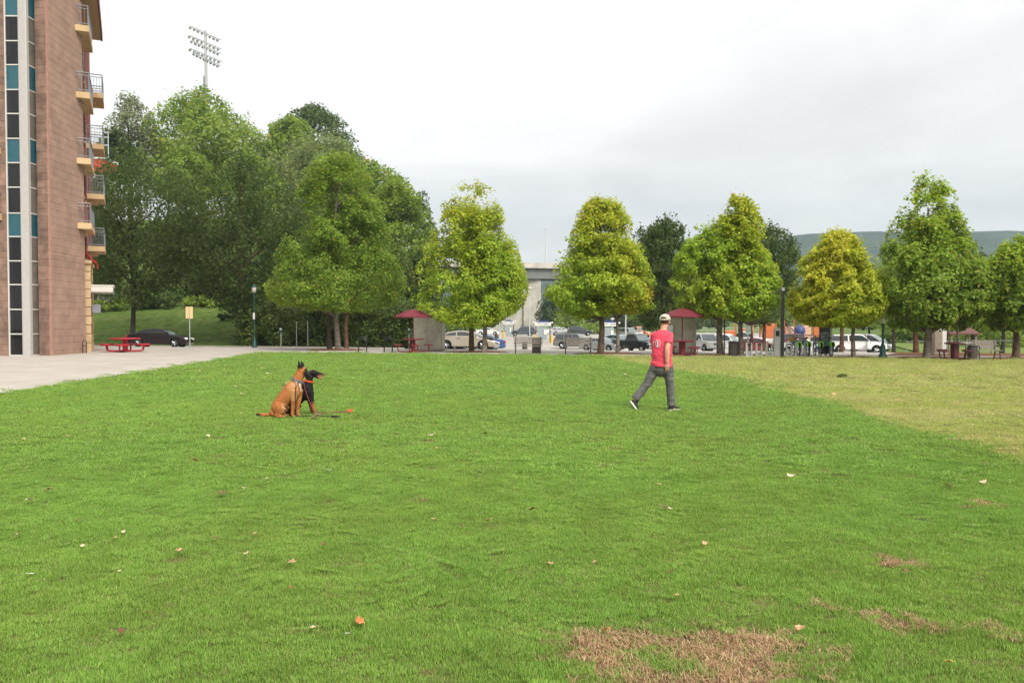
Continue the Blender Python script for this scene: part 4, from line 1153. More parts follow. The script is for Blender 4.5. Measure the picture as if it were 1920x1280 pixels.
car('hatch', 'silver', 848, 185, 0, 'small silver car farthest back at the left of the lot')
car('suv', 'darkgrey', 980, 152, 184, 'dark SUV parked before the bridge pier', 'SUV', rails=True)
car('sedan', 'white', 1046, 170, -6, 'white sedan at the back of the lot right of the bridge pier')
car('sedan', 'silver', 1054, 157, 4, 'silver sedan at the back of the lot beside the black wagon')
car('suv', 'black', 1087, 154, 4, 'black wagon with roof rails at the back of the lot', 'wagon', rails=True)
car('suv', 'greygreen', 1078, 93, -14, 'grey green SUV seen behind the middle bench', 'SUV', rails=True)
car('sedan', 'silver', 1128, 86, -40, 'silver sedan behind the brown trunk of the yellow topped tree')
car('sedan', 'teal', 1160, 100, -50, 'pale teal sedan between the silver sedan and the black pickup')
car('pickup', 'black', 1192, 84, -55, 'black pickup truck with chrome bumper left of the man', 'pickup truck', name='pickup_truck')
car('suv', 'silver', 1180, 135, -50, 'silver SUV far behind the black pickup', 'SUV')
car('camper', 'orange', 1200, 142, -80, 'orange utility truck far behind the black pickup', 'truck', name='utility_truck')
car('suv', 'white', 1322, 76, -74, 'white SUV facing the lawn beside the right metal locker', 'SUV')
car('camper', 'white', 1356, 84, -32, 'white camper-topped pickup behind the two trunks and litter bin', 'pickup truck', name='pickup_truck')
car('pickup', 'white', 1392, 97, -6, 'white pickup truck behind the camper-topped one', 'pickup truck', name='pickup_truck')
car('sedan', 'red', 1418, 78, -25, 'red sedan behind the left bike docks')
car('suv', 'maroon', 1492, 90, -10, 'maroon SUV behind the pale dock terminal', 'SUV')
car('sedan', 'white', 1508, 80, -30, 'white sedan behind the bike share docks')
car('smallcamper', 'white', 1603, 71.5, -8, 'white camper-topped small pickup with its door open', 'pickup truck', name='pickup_truck', door_open=True)
car('van', 'silver', 1628, 86, -38, 'silver minivan behind the white small pickup', 'minivan')
car('sedan', 'red', 1580, 92, 0, 'red sedan roof glimpsed behind the map panel')
# ------------------------------------------------------------------ bridge, ridge, floodlight mast
bconc = mat('bridge_concrete', (0.54, 0.50, 0.44), 0.9, spec=0.2, col2=(0.42, 0.39, 0.345), vscale=0.25, var=0.12, bump=0.3, bscale=3, dist=.1)
bsteel = mat('bridge_girder', (0.16, 0.165, 0.16), 0.7, var=0.1, vscale=.3)
BD = 230.0
br = thing('highway_bridge', 'concrete highway bridge on a broad pier beyond the parking lot', 'bridge', gat(975, BD))
bo = Vector(br.location); bs = BD / F
def BX(px): return (px - 960) * bs / _cp - bo.x
def BZ(py): return at(960, py, BD).z - bo.z
sk = .28                                                    # the deck runs away to the right
def deck(y0, y1, d0, d1, nm, m, x0=560, x1=1235):
    q = MB(); xa_, xb_ = BX(x0), BX(x1)
    V = [(xa_, d0 + sk*(xa_), BZ(y1)), (xb_, d0 + sk*xb_, BZ(y1)), (xb_, d1 + sk*xb_, BZ(y1)), (xa_, d1 + sk*xa_, BZ(y1))]
    V += [(x, y, BZ(y0)) for x, y, z in V]
    q.add(V, [(0, 1, 2, 3), (4, 7, 6, 5), (0, 4, 5, 1), (1, 5, 6, 2), (2, 6, 7, 3), (3, 7, 4, 0)])
    return q.build(nm, m, br)
deck(495, 501, -6.2, 6.2, 'parapet', bconc)
deck(501.2, 505, -6.6, 6.6, 'deck_slab', bconc)
deck(505.2, 524, -5.6, -5.2, 'girder', bsteel)
deck(505.2, 524, 5.2, 5.6, 'girder', bsteel)
deck(505.2, 522, -1.6, -1.2, 'girder', bsteel)
q = MB()
for k in range(14):
    x = BX(600 + k * 48); q.box((x, -5.65 + sk * x, (BZ(505.4) + BZ(524)) / 2), (.25, .14, BZ(505.4) - BZ(524)))
q.build('web_stiffener', bsteel, br)
for (pxa, pxb, dd) in ((937, 1013, 0), (700, 770, 0)):
    xa_, xb_ = BX(pxa), BX(pxb); xm = (xa_ + xb_) / 2
    q = MB(); q.bx(xa_ + .2, xb_ - 4.6, -2.6 + sk*xm, 2.6 + sk*xm, -3, BZ(524.3)); q.build('pier', bconc, br, bevel=.15)
    q = MB(); q.bx(xb_ - 4.8, xb_, -3.4 + sk*xm, 3.4 + sk*xm, -3, BZ(524.5)); q.build('pier_shaft', bconc, br, bevel=.2)
    q = MB(); q.bx(xa_ - 2.6, xa_ + .4, -2.2 + sk*xm, 2.2 + sk*xm, -3, BZ(596)); q.build('pier_wall', bconc, br, bevel=.1)
lampw = mat('pole_galvanised', (0.55, 0.56, 0.57), 0.5, metal=0.3)
def mast(name, label, px, D, top, r, arm=0, base=None, m=lampw):
    p = gat(px, D) if base is None else base
    h = at(px, top, D).z - p.z
    t = thing(name, label, 'lamp post', p)
    q = MB(); q.tube([(0, 0, 0), (0, 0, h)], [r * 1.4, r * .8], 10); q.build('pole', m, t)
    q = MB(); q.cyl((0, 0, 0), r * 2.4, .25, 12); q.build('base', m, t)
    q = MB(); q.ell((arm, 0, h), (max(.35, r * 3), .28, .16), 12, 6); q.build('luminaire', m, t, smooth=True)
    if arm:
        q = MB(); q.tube([(0, 0, h - .1), (arm, 0, h)], r * .6, 8); q.build('arm', m, t)
    return t
bl = mast('bridge_lamp', 'tall white lamp post standing on the bridge deck', 1024, BD, 428, .16, base=Vector((BX(1024) + bo.x, bo.y + sk * BX(1024), BZ(501) + bo.z)))
mast('lot_lamp', 'slim lot lamp post in front of the bridge pier', 993, 128, 540, .07)
mast('lot_lamp', 'white lot pole behind the black pickup', 1173, 118, 590, .10)
mast('lot_lamp', 'thin pole beside the pay station left of the bridge pier', 937, 135, 592, .09)
mast('lot_lamp', 'short pole beside the left metal locker', 832, 66, 604, .045)
mast('lot_lamp', 'thin pale pole behind the yellow topped tree', 1148, 130, 598, .07)

# distant ridge
ridge_m = mat('ridge_forest', (0.035, 0.055, 0.032), 0.95, spec=0.05, col2=(0.055, 0.075, 0.04), vscale=0.012, var=0.3, bump=1.0, bscale=.06, dist=12)
RD = 1500.0
ctrl = [(-600, 600), (300, 560), (900, 540), (1010, 522), (1200, 470), (1440, 452), (1500, 441), (1600, 436), (1720, 438), (1800, 434), (1920, 438), (2100, 436), (2500, 450), (3400, 500)]
V = []; Fs = []; nx = 260; rows_ = 9
for j in range(rows_):
    for i in range(nx + 1):
        px = lerp(-600, 3400, i / nx)
        for (a_, ya), (b_, yb) in zip(ctrl, ctrl[1:]):
            if a_ <= px <= b_: yr = lerp(ya, yb, sstep(a_, b_, px)); break
        zr = at(px, yr, RD).z + 3.0 * mnoise.noise((px * .03, 0, 0)) + 2.2 * mnoise.noise((px * .15, 3, 0))
        t = j / (rows_ - 1); k = 1 - (1 - t) ** 1.6
        y = RD - 560 * (1 - t); x = (px - 960) / F * RD
        V.append((x, y, lerp(-4, zr, k) + (0 if j in (0,) else 6 * mnoise.noise((x * .012, y * .012, 1)) * (1 - t * .5))))
for j in range(rows_ - 1):
    for i in range(nx):
        a_ = j * (nx + 1) + i; Fs.append((a_, a_ + 1, a_ + nx + 2, a_ + nx + 1))
n0 = len(V)
for i in range(nx + 1): x, y, z = V[(rows_-1)*(nx+1)+i]; V.append((x, y + 260, -4))
for i in range(nx): a_ = (rows_-1)*(nx+1)+i; Fs.append((a_, a_ + 1, n0 + i + 1, n0 + i))
me = bpy.data.meshes.new('ridge'); me.from_pydata(V, [], Fs); me.update()
me.polygons.foreach_set('use_smooth', [True]*len(me.polygons))
tag(link('ridge', me, ridge_m), kind='structure')

# stadium floodlight mast
fm = mat('floodlight_steel', (0.40, 0.40, 0.39), 0.5, metal=0.4)
FD = 175.0
fp = gat(391, FD); fl = thing('floodlight_mast', 'tall stadium floodlight mast rising above the wooded hill', 'floodlight mast', fp)
fs = FD / F
def FZ(y): return at(387, y, FD).z - fp.z
def FX(px): return (px - 387) * fs
q = MB(); q.tube([(0, 0, 0), (0, 0, FZ(58))], [.42, .26], 12); q.build('pole', fm, fl)
q = MB(); q.bx(FX(382) - .05, FX(383.5), -.2, .2, FZ(210), FZ(143)); q.build('ladder_cage', fm, fl)
lampface = mat('floodlight_lens', (0.62, 0.60, 0.60), 0.25, spec=0.6)
for r_, (y, xl, xr_) in enumerate([(60, 366, 409), (77, 364, 410), (86, 368, 409), (101, 365, 411), (109, 372, 408)]):
    sl_ = 12 * fs                                            # the banks are seen obliquely, dropping to the right
    q = MB()
    for dz in (0,): q.tube([(FX(xl), -2.2, FZ(y - 4)), (FX(xr_), 2.2, FZ(y + 9))], .09, 6)
    bar = q.build('crossarm', fm, fl)
    for k in range(8):
        t = (k + .3) / 8
        c = Vector((lerp(FX(xl), FX(xr_), t), lerp(-2.2, 2.2, t), lerp(FZ(y - 4), FZ(y + 9), t)))
        q = MB(); q.tube([c + Vector((0, 0, 0)), c + Vector((-.08, -.15, -.30))], .05, 5)
        dirn = Vector((-.55, -.75, -.45)).normalized()
        p0_ = c + Vector((-.1, -.15, -.35))
        q.tube([p0_ - dirn * .34, p0_, p0_ + dirn * .22], [.10, .24, .32], 9)
        q.build('floodlight', fm, bar)
q = MB()
for px in (374, 400): q.tube([(FX(px), lerp(-2.2, 2.2, (px-366)/43), FZ(60)), (FX(px), lerp(-2.2, 2.2, (px-366)/43), FZ(112))], .06, 6)
q.build('frame', fm, fl)

# playground
PD = 112.0
pp = gat(1450, PD); pg = thing('playground', 'orange and blue playground frame behind the bike docks', 'playground', pp)
def GX(px): return (px - 1450) * PD / F
def GZ(py): return at(1450, py, PD).z - pp.z
og = mat('play_orange', (.46, .12, .03), .45, var=.06); bl_ = mat('play_blue', (.035, .055, .17), .5, var=.06); pk = mat('play_tan', (.55, .33, .22), .6, var=.08); dk = mat('play_navy', (.03, .04, .09), .4)
for (x0, x1, y0, y1, m, nm) in [(1358, 1378, 619, 632, og, 'panel'), (1384, 1412, 615, 634, og, 'panel'), (1428, 1455, 607, 634, og, 'panel'), (1436, 1446, 600, 612, og, 'roof_panel'), (1472, 1488, 612, 634, pk, 'panel'), (1505, 1520, 610, 636, pk, 'panel'), (1524, 1536, 608, 632, og, 'panel')]:
    q = MB(); q.bx(GX(x0), GX(x1), -.25, .15, GZ(y1), GZ(y0)); q.build(nm, m, pg, bevel=.1)
for x in (1380, 1412, 1426, 1456, 1472, 1490, 1505, 1538): q = MB(); q.tube([(GX(x), .3, 0), (GX(x), .3, GZ(600))], .09, 8); q.build('post', og, pg)
q = MB(); q.ell((GX(1499), 0, GZ(620)), (.75, .75, .75), 16, 10); q.build('dome', bl_, pg, smooth=True)
q = MB(); q.tube([(GX(1474), -.4, GZ(609)), (GX(1482), -.6, GZ(617)), (GX(1492), -.8, GZ(627)), (GX(1518), -.9, GZ(629))], [.16, .2, .2, .16], 8, sy=.4); q.build('slide', dk, pg)
q = MB(); q.bx(GX(1358), GX(1395), .6, .9, GZ(640), GZ(630)); q.build('low_wall', mat('play_cream', (.62, .56, .5), .7), pg)
# ------------------------------------------------------------------ street furniture
redm = mat('red_thermoplastic', (0.17, 0.012, 0.022), 0.45, spec=0.4, var=0.06)
redbright = mat('red_bright', (0.42, 0.012, 0.028), 0.4, spec=0.4, var=0.06)
redfab = mat('umbrella_red', (0.17, 0.024, 0.038), 0.6, spec=0.3, var=0.06)
lockm = mat('brushed_panel', (0.40, 0.375, 0.31), 0.42, metal=0.55, col2=(0.33, 0.30, 0.245), vscale=1.2, var=0.10)
woodm = mat('weathered_slat', (0.22, 0.19, 0.16), 0.8, spec=0.2, var=0.2, vscale=5)
ironm = mat('bench_iron', (0.045, 0.04, 0.038), 0.5, spec=0.4)
greenm = mat('lamp_green', (0.010, 0.060, 0.050), 0.4, spec=0.5)
galv = mat('galvanised', (0.42, 0.43, 0.43), 0.5, metal=0.5, var=0.08)
blackm = mat('black_paint', (0.012, 0.012, 0.014), 0.4, spec=0.5)
dockm = mat('dock_silver', (0.58, 0.57, 0.53), 0.5, metal=0.1, var=0.06)
whitem = mat('white_panel', (0.72, 0.72, 0.70), 0.5, var=0.04)
yellowm = mat('bollard_yellow', (0.70, 0.40, 0.03), 0.5, var=0.06)
bluem = mat('pay_blue', (0.025, 0.05, 0.20), 0.4)
stonem = mat('pylon_stone', (0.33, 0.27, 0.22), 0.85, var=0.2, vscale=3, bump=.4)
browng = mat('shelter_roof', (0.13, 0.055, 0.045), 0.7, var=0.1)
creamp = mat('sign_cream', (0.66, 0.52, 0.25), 0.6, var=0.06)
dryleaf_pts = None

def text_mesh(txt, size, m, parent, loc, rot, nm='lettering'):
    cu = bpy.data.curves.new('lettering', 'FONT'); cu.body = txt; cu.size = size; cu.align_x = 'CENTER'; cu.align_y = 'CENTER'; cu.extrude = .004
    o = bpy.data.objects.new('tmp', cu); COL.objects.link(o)
    dg = bpy.context.evaluated_depsgraph_get(); me = bpy.data.meshes.new_from_object(o.evaluated_get(dg))
    bpy.data.objects.remove(o); bpy.data.curves.remove(cu)
    return link(nm, me, m, parent, loc, rot)
def seat_frame(t, a_, rad, m, zs=.45, sw=.52):
    fr_ = .026 if sw < .7 else .045
    d = Vector((math.cos(a_), math.sin(a_), 0)); n = Vector((-d.y, d.x, 0)); c = d * rad
    q = MB()
    k = 12
    q.lathe((c.x, c.y, zs - .045), [(sw*.46, -.04 if sw > .7 else 0), (sw*.5, .005), (sw*.5, .045), (sw*.46, .06)], 14)
    s_ = q.build('seat', m, t, smooth=True, angle=40)
    q = MB()
    for o_ in (-.13, .13):
        b = c + n * o_
        q.tube([d * .12 + n * o_ + Vector((0, 0, .06)), b - d * .22 + Vector((0, 0, .06)), b - d * .02 + Vector((0, 0, .10)), b + d * .03 + Vector((0, 0, zs - .04))], fr_, 7)
    q.build('seat_frame', m, t)
def picnic(name, label, p, rz, umbrella=True, seats=4, rad=.86, top=.62, h=2.45, hw=1.08, redm=redm, sw=.52):
    t = thing(name, label, 'picnic table', p, rz, 'red picnic tables')
    q = MB(); q.lathe((0, 0, .72), [(top - .03, 0), (top, .02), (top, .05), (top - .03, .07)], 8); q.build('table_top', redm, t, smooth=True, angle=40)
    q = MB(); q.bx(-.12, .12, -.12, .12, .02, .72); q.bx(-.22, .22, -.22, .22, 0, .05); q.build('pedestal', redm, t, bevel=.01)
    for k in range(seats): seat_frame(t, 2 * math.pi * k / seats + .12, rad, redm, sw=sw)
    if umbrella:
        q = MB(); q.tube([(0, 0, .7), (0, 0, h)], .028, 8); q.build('umbrella_pole', redm, t)
        zr = h - .42
        for k in range(8):
            a0, a1 = 2*math.pi*k/8 + .2, 2*math.pi*(k+1)/8 + .2
            A, B = Vector((hw*math.cos(a0), hw*math.sin(a0), zr)), Vector((hw*math.cos(a1), hw*math.sin(a1), zr))
            T = Vector((0, 0, h)); Am, Bm = A.lerp(T, .55) + Vector((0, 0, .05)), B.lerp(T, .55) + Vector((0, 0, .05))
            q = MB(); q.add([A, B, Bm, Am, T, A - Vector((0, 0, .07)), B - Vector((0, 0, .07))], [(0, 1, 2, 3), (3, 2, 4), (5, 6, 1, 0)]); pn = q.build('canopy_panel', redfab, t)
            sd_ = pn.modifiers.new('thick', 'SOLIDIFY'); sd_.thickness = .012
            q = MB(); q.tube([A - Vector((0, 0, .02)), Am - Vector((0, 0, .03)), T - Vector((0, 0, .04))], .012, 5); q.build('rib', ironm, pn)
    return t
picnic('umbrella_table', 'red picnic table with maroon umbrella in front of the left metal locker', ground(775, 661), .1)
picnic('umbrella_table', 'red picnic table with maroon umbrella behind the walking man', ground(1279, 667), .35)
picnic('picnic_table', 'bright red picnic table without umbrella beside the stone building', ground(235, 659.5), .15, False, 4, .95, .85, redm=redbright, sw=.78)
picnic('picnic_table', 'dark red picnic table by the white-trunked young tree', ground(1790, 675), .2, False, 4, .72, .44, redm=mat('dark_red', (.075, .010, .014), .5), sw=.46)
def locker(name, label, px0, px1, py0, py1, box=False):
    p = ground((px0 + px1) / 2, py1); s = p.y / F; w = (px1 - px0) * s; h = (py1 - py0) * s
    t = thing(name, label, 'locker', (p.x, p.y + .8, p.z), -.05, 'metal lockers by the path')
    q = MB(); q.bx(-w/2, w/2, -.7, .7, 0.04, h - .06); q.build('body', lockm, t, bevel=.02)
    q = MB(); q.bx(-w/2 - .02, w/2 + .02, -.73, .73, h - .06, h); q.build('roof_cap', lockm, t, bevel=.01)
    q = MB(); q.bx(-w/2 + .02, w/2 - .02, -.68, .68, 0, .05); q.build('plinth', ironm, t)
    for k, (a_, b_) in enumerate(((-.48, -.02), (.0, .48))):
        q = MB(); q.bx(w*a_ + .02, w*b_, -.716, -.69, .12, h - .14); d = q.build('panel', lockm, t, bevel=.008)
        q = MB(); q.tube([(w*b_ - .1, -.74, h*.45), (w*b_ - .1, -.74, h*.52)], .014, 6); q.build('handle', ironm, d)
    q = MB(); q.ell((w*.42, -.72, h*.93), (.04, .03, .04), 8, 6); q.build('bolt', galv, t)
    if box:
        q = MB(); q.bx(-w*.52, -w*.36, -.95, -.71, h*.52, h*.76); q.build('meter_box', whitem, t, bevel=.02)
    return t
locker('metal_locker', 'tall tarnished metal locker beside the left umbrella table', 776, 830, 580, 658)
locker('metal_locker', 'tall tarnished metal locker behind the right umbrella table', 1255, 1307, 593, 663, True)
# benches, every slat its own part
def bench(label, p, w, rz=0.0):
    t = thing('park_bench', label, 'bench', p, rz, 'slatted park benches')
    sm = MB(); sm.bx(-w/2, w/2, -.035, .035, -.016, .016); sme = sm.mesh('slat'); sme.materials.append(woodm)
    for k in range(5):
        o = bpy.data.objects.new('seat_slat', sme); COL.objects.link(o); o.parent = t; o.location = (0, -.20 + k * .092, .44)
    for k in range(4):
        o = bpy.data.objects.new('back_slat', sme); COL.objects.link(o); o.parent = t; o.location = (0, .26 + k * .025, .56 + k * .10); o.rotation_euler = (R(78), 0, 0)
    for s_ in (-1, 1):
        x = s_ * (w/2 - .10)
        q = MB(); q.tube([(x, -.26, 0), (x, -.20, .26), (x, -.16, .42), (x, .2, .42)], .028, 6); q.tube([(x, .34, 0), (x, .22, .36), (x, .25, .5), (x, .35, .92)], .028, 6)
        q.tube([(x, -.24, .62), (x, .05, .64), (x, .27, .62)], .022, 6); q.tube([(x, -.24, .62), (x, -.20, .42)], .02, 6)
        q.build('leg_frame', ironm, t)
    return t
def bench_px(label, px, py, wpx, rz=0.0):
    p = ground(px, py); return bench(label, p, wpx * p.y / F, rz)
bench_px('slatted bench with a dark litter bin behind its right end', 990, 664, 54, -.05)
bench_px('slatted bench in front of the grey green SUV', 1084, 665, 54, -.03)
bench_px('slatted bench beside the right-hand litter bin', 1851, 675, 46, -.05)
bench('small slatted bench on the far park path', gat(1845, 60), 1.6, 0)
def litter_bin(label, p, r, h, m=woodm):
    t = thing('litter_bin', label, 'bin', p, 0, 'slatted litter bins')
    q = MB(); q.cyl((0, 0, .04), r * .86, h - .12, 18); q.build('liner', blackm, t)
    sm = MB(); sm.bx(-r*.135, r*.135, -.012, .012, 0, h - .12); me_ = sm.mesh('slat'); me_.materials.append(m)
    for k in range(18):
        a_ = 2*math.pi*k/18; o = bpy.data.objects.new('slat', me_); COL.objects.link(o); o.parent = t
        o.location = (r*.94*math.cos(a_), r*.94*math.sin(a_), .04); o.rotation_euler = (0, 0, a_ + math.pi/2)
    q = MB(); q.lathe((0, 0, h - .10), [(r, 0), (r*1.04, .03), (r*.98, .07), (r*.55, .10), (r*.5, .07)], 20); q.build('rim', blackm, t, smooth=True, angle=40)
    q = MB(); q.lathe((0, 0, 0), [(r, 0), (r, .05), (r*.9, .05)], 20); q.build('base', blackm, t)
    return t
def bin_px(label, px, py, wpx, hpx, m=woodm):
    p = ground(px, py); s = p.y / F; return litter_bin(label, p, wpx/2*s, hpx*s, m)
darkslat = mat('dark_slat', (.075, .06, .05), .75, var=.2)
bin_px('dark slatted litter bin behind the left bench', 1006, 662, 17, 30, darkslat)
bin_px('brown slatted litter bin between two street tree trunks', 1375, 667, 18, 28, darkslat)
bin_px('brown slatted litter bin beside the right-hand bench', 1823, 675, 17, 28, darkslat)
litter_bin('small grey litter bin in the parking lot', gat(984, 92), .30, .9, darkslat)
litter_bin('small black litter bin far back in the lot', gat(931, 120), .30, 1.0, darkslat)
# bike hoops
for px, lb in ((680, 'left of the two black bike hoops by the tall street tree'), (728, 'black bike hoop nearer the left umbrella table')):
    p = ground(px, 660); t = thing('bike_hoop', lb, 'bike rack', p, 0, 'black bike hoops')
    s = p.y / F; w = 7.5 * s; h = 30 * s
    q = MB(); q.tube([(-w, 0, 0), (-w, 0, h*.72)] + [(-w*math.cos(math.pi*k/8), 0, h*.72 + h*.22*math.sin(math.pi*k/8)) for k in range(1, 8)] + [(w, 0, h*.72), (w, 0, 0)], .035, 8); q.build('hoop', blackm, t, smooth=True)
    q = MB(); q.tube([(-w, 0, h*.68), (-w*.4, 0, h*.80), (w*.4, 0, h*.80), (w, 0, h*.68)], .02, 6); q.build('crossbar', blackm, t)
    for s_ in (-1, 1): q = MB(); q.cyl((s_*w, 0, 0), .09, .02, 10); q.build('foot_plate', blackm, t)
# parking meters
def meter(label, p, h):
    t = thing('parking_meter', label, 'parking meter', p, 0, 'parking meters')
    q = MB(); q.tube([(0, 0, 0), (0, 0, h * .72)], .035, 8); q.build('post', galv, t)
    q = MB(); q.bx(-.09, .09, -.07, .07, h*.70, h*.88); q.build('housing', greenm, t, bevel=.03)
    q = MB(); q.lathe((0, -.06, h*.88), [(.095, 0), (.105, .02), (.105, .10), (.095, .12)], 14, 'Y'); q.build('dial', greenm, t, smooth=True, angle=40)
    q = MB(); q.bx(-.05, .05, -.075, -.06, h*.86, h*.92); q.build('display', whitem, t)
meter('green headed parking meter left of the tall street tree', ground(527, 656), 1.45)
meter('parking meter half hidden by the left umbrella table post', gat(767, 52), 1.42)
for px, top, lb in ((556, 604, 'thin grey marker post left of the tall street tree'), (577, 603, 'thicker grey marker post left of the tall street tree')):
    p = gat(px, 58); q = MB(); h = at(px, top, 58).z - p.z; q.tube([(0, 0, 0), (0, 0, h)], .03, 8); q.lathe((0, 0, h), [(.04, -.03), (.04, .01), (.02, .03)], 8)
    tag(q.build('marker_post', galv, loc=p), lb, 'post')
# signs
def sign(name, label, p, h, w, sh, pm, fm_, cat='sign', two=False):
    t = thing(name, label, cat, p)
    q = MB(); q.tube([(0, 0, 0), (0, 0, h - sh * .05)], .032, 8); q.build('post', pm, t)
    for k in ([-1, 1] if two else [0]):
        q = MB(); ww = w * .38 if two else w; x = k * w * .3
        q.bx(x - ww/2, x + ww/2, -.045, -.032, h - sh, h); q.build('plate', fm_, t, bevel=.004)
    return t
p = ground(356, 656); s = p.y / F
sg = sign('road_sign', 'cream backed road sign on a pale post in front of the black sedan nose', p, 81 * s, 13.5 * s, 22 * s, galv, creamp)
q = MB(); q.bx(-.02, .02, -.06, -.046, 59*s, 81*s); q.build('stiffener', galv, sg)
p = ground(1358, 667); s = p.y / F
sign('twin_plate_sign', 'black post with two small pale plates among the yellow green street trees', p, 78 * s, 9 * s, 9 * s, blackm, creamp, two=True)
p = ground(1402, 668); s = p.y / F
sg = sign('bike_sign', 'pale green bicycle sign on a thin post above the bike docks', p, 58 * s, 10 * s, 16 * s, galv, mat('sign_mint', (.50, .66, .58), .5))
gm_ = mat('sign_green', (.03, .22, .12), .5)
q = MB()
for x in (-.06, .06): q.tube([(x + .045*math.cos(2*math.pi*k/10), -.05, 47*s + .045*math.sin(2*math.pi*k/10)) for k in range(11)], .006, 4)
q.tube([(-.06, -.05, 47*s), (-.02, -.05, 47*s + .07), (.04, -.05, 47*s + .07), (.06, -.05, 47*s)], .006, 4)
q.build('bicycle_symbol', gm_, sg)
# green lantern posts
def lantern(label, p, h):
    t = thing('lamp_post', label, 'lamp post', p, 0, 'green lamp posts')
    q = MB(); q.lathe((0, 0, 0), [(.20, 0), (.20, .12), (.14, .2), (.12, .55), (.075, .65), (.06, .75)], 14); q.build('base', greenm, t, smooth=True, angle=50)
    q = MB(); q.tube([(0, 0, .7), (0, 0, h - .55)], [.055, .04], 10); q.build('pole', greenm, t)
    q = MB(); q.lathe((0, 0, h - .58), [(.05, 0), (.13, .05), (.17, .32), (.16, .36)], 10); q.build('lantern_glass', mat('lantern_glass', (.55, .53, .48), .3), t, smooth=True, angle=50)
    q = MB(); q.lathe((0, 0, h - .22), [(.19, 0), (.16, .06), (.05, .16), (.02, .22)], 10); q.build('lantern_cap', greenm, t, smooth=True, angle=50)
    q = MB(); q.bx(-.07, .07, -.075, -.06, h*.45, h*.55); q.build('notice', whitem, t)
p = gat(477, 58); lantern('dark green lamp post with lantern at the foot of the wooded bank', p, at(477, 533, 58).z - p.z)
p = ground(1655, 671); lantern('dark green lamp post right of the white small pickup', p, 3.7)
p = ground(1467, 671); s = p.y / F; t = thing('light_column', 'plain black light column beside the dock terminal', 'lamp post', p)
q = MB(); q.tube([(0, 0, 0), (0, 0, 127*s)], [.085, .065], 12); q.build('pole', blackm, t)
q = MB(); q.cyl((0, 0, 126*s), .08, .14, 12); q.build('cap', galv, t); q = MB(); q.cyl((0, 0, 0), .16, .06, 12); q.build('base', blackm, t)
# bike share station
p = ground(1462, 668); s = p.y / F; t = thing('dock_terminal', 'pale metal bike share terminal beside the black light column', 'terminal', (p.x - .12, p.y, p.z))
q = MB(); q.bx(-.17, .10, -.12, .12, 0, 53*s); q.build('housing', dockm, t, bevel=.02)
q = MB(); q.bx(.11, .20, -.10, .10, 0, 50*s); q.build('side_post', galv, t, bevel=.01)
q = MB(); q.bx(-.13, .06, -.128, -.115, 38*s, 48*s); q.build('screen', blackm, t)
q = MB(); q.tube([(-.1, 0, 53*s), (-.1, 0, 62*s)], .018, 6); q.build('antenna', galv, t)
dock0 = None
for i, px in enumerate((1404, 1423, 1442, 1456.5, 1479, 1497, 1513)):
    p = ground(px, 668); s = p.y / F
    lb = ['left end', 'second from the left', 'third from the left', 'left of the terminal', 'right of the black light column', 'second from the right', 'right end'][i]
    lb = 'silver bike dock, %s of the row' % lb if 'of the' not in lb else 'silver bike dock just ' + lb if 'terminal' in lb or 'column' in lb else 'silver bike dock %s end of the row' % lb
    if dock0 is None:
        t = thing('bike_dock', lb, 'bike dock', p, .15, 'bike share docks'); dock0 = t
        for x in (-.13, .13):
            q = MB(); q.prism([(-.07, 0), (.07, 0), (.05, .58), (.02, .68), (-.05, .64)], x - .03, x + .03, axis='X'); q.build('side_plate', dockm, t, bevel=.008)
        q = MB(); q.box((0, -.02, .60), (.22, .12, .07)); q.build('lock_head', blackm, t, bevel=.02)
        q = MB(); q.box((0, .04, .12), (.22, .02, .18)); q.build('back_plate', galv, t)
        q = MB(); q.bx(-.26, .26, -.25, .25, 0, .03); q.build('base_plate', dockm, t, bevel=.008)
    else:
        t = copy_tree(dock0); t.location = p; t['label'] = lb
bluef = mat('bike_blue', (.03, .13, .33), .35, coat=.3); limef = mat('bike_lime', (.26, .66, .04), .4); seatm = mat('bike_seat', (.03, .028, .028), .6); bktm = mat('bike_basket', (.55, .42, .36), .6); ylf = mat('bike_amber', (.70, .36, .03), .5)
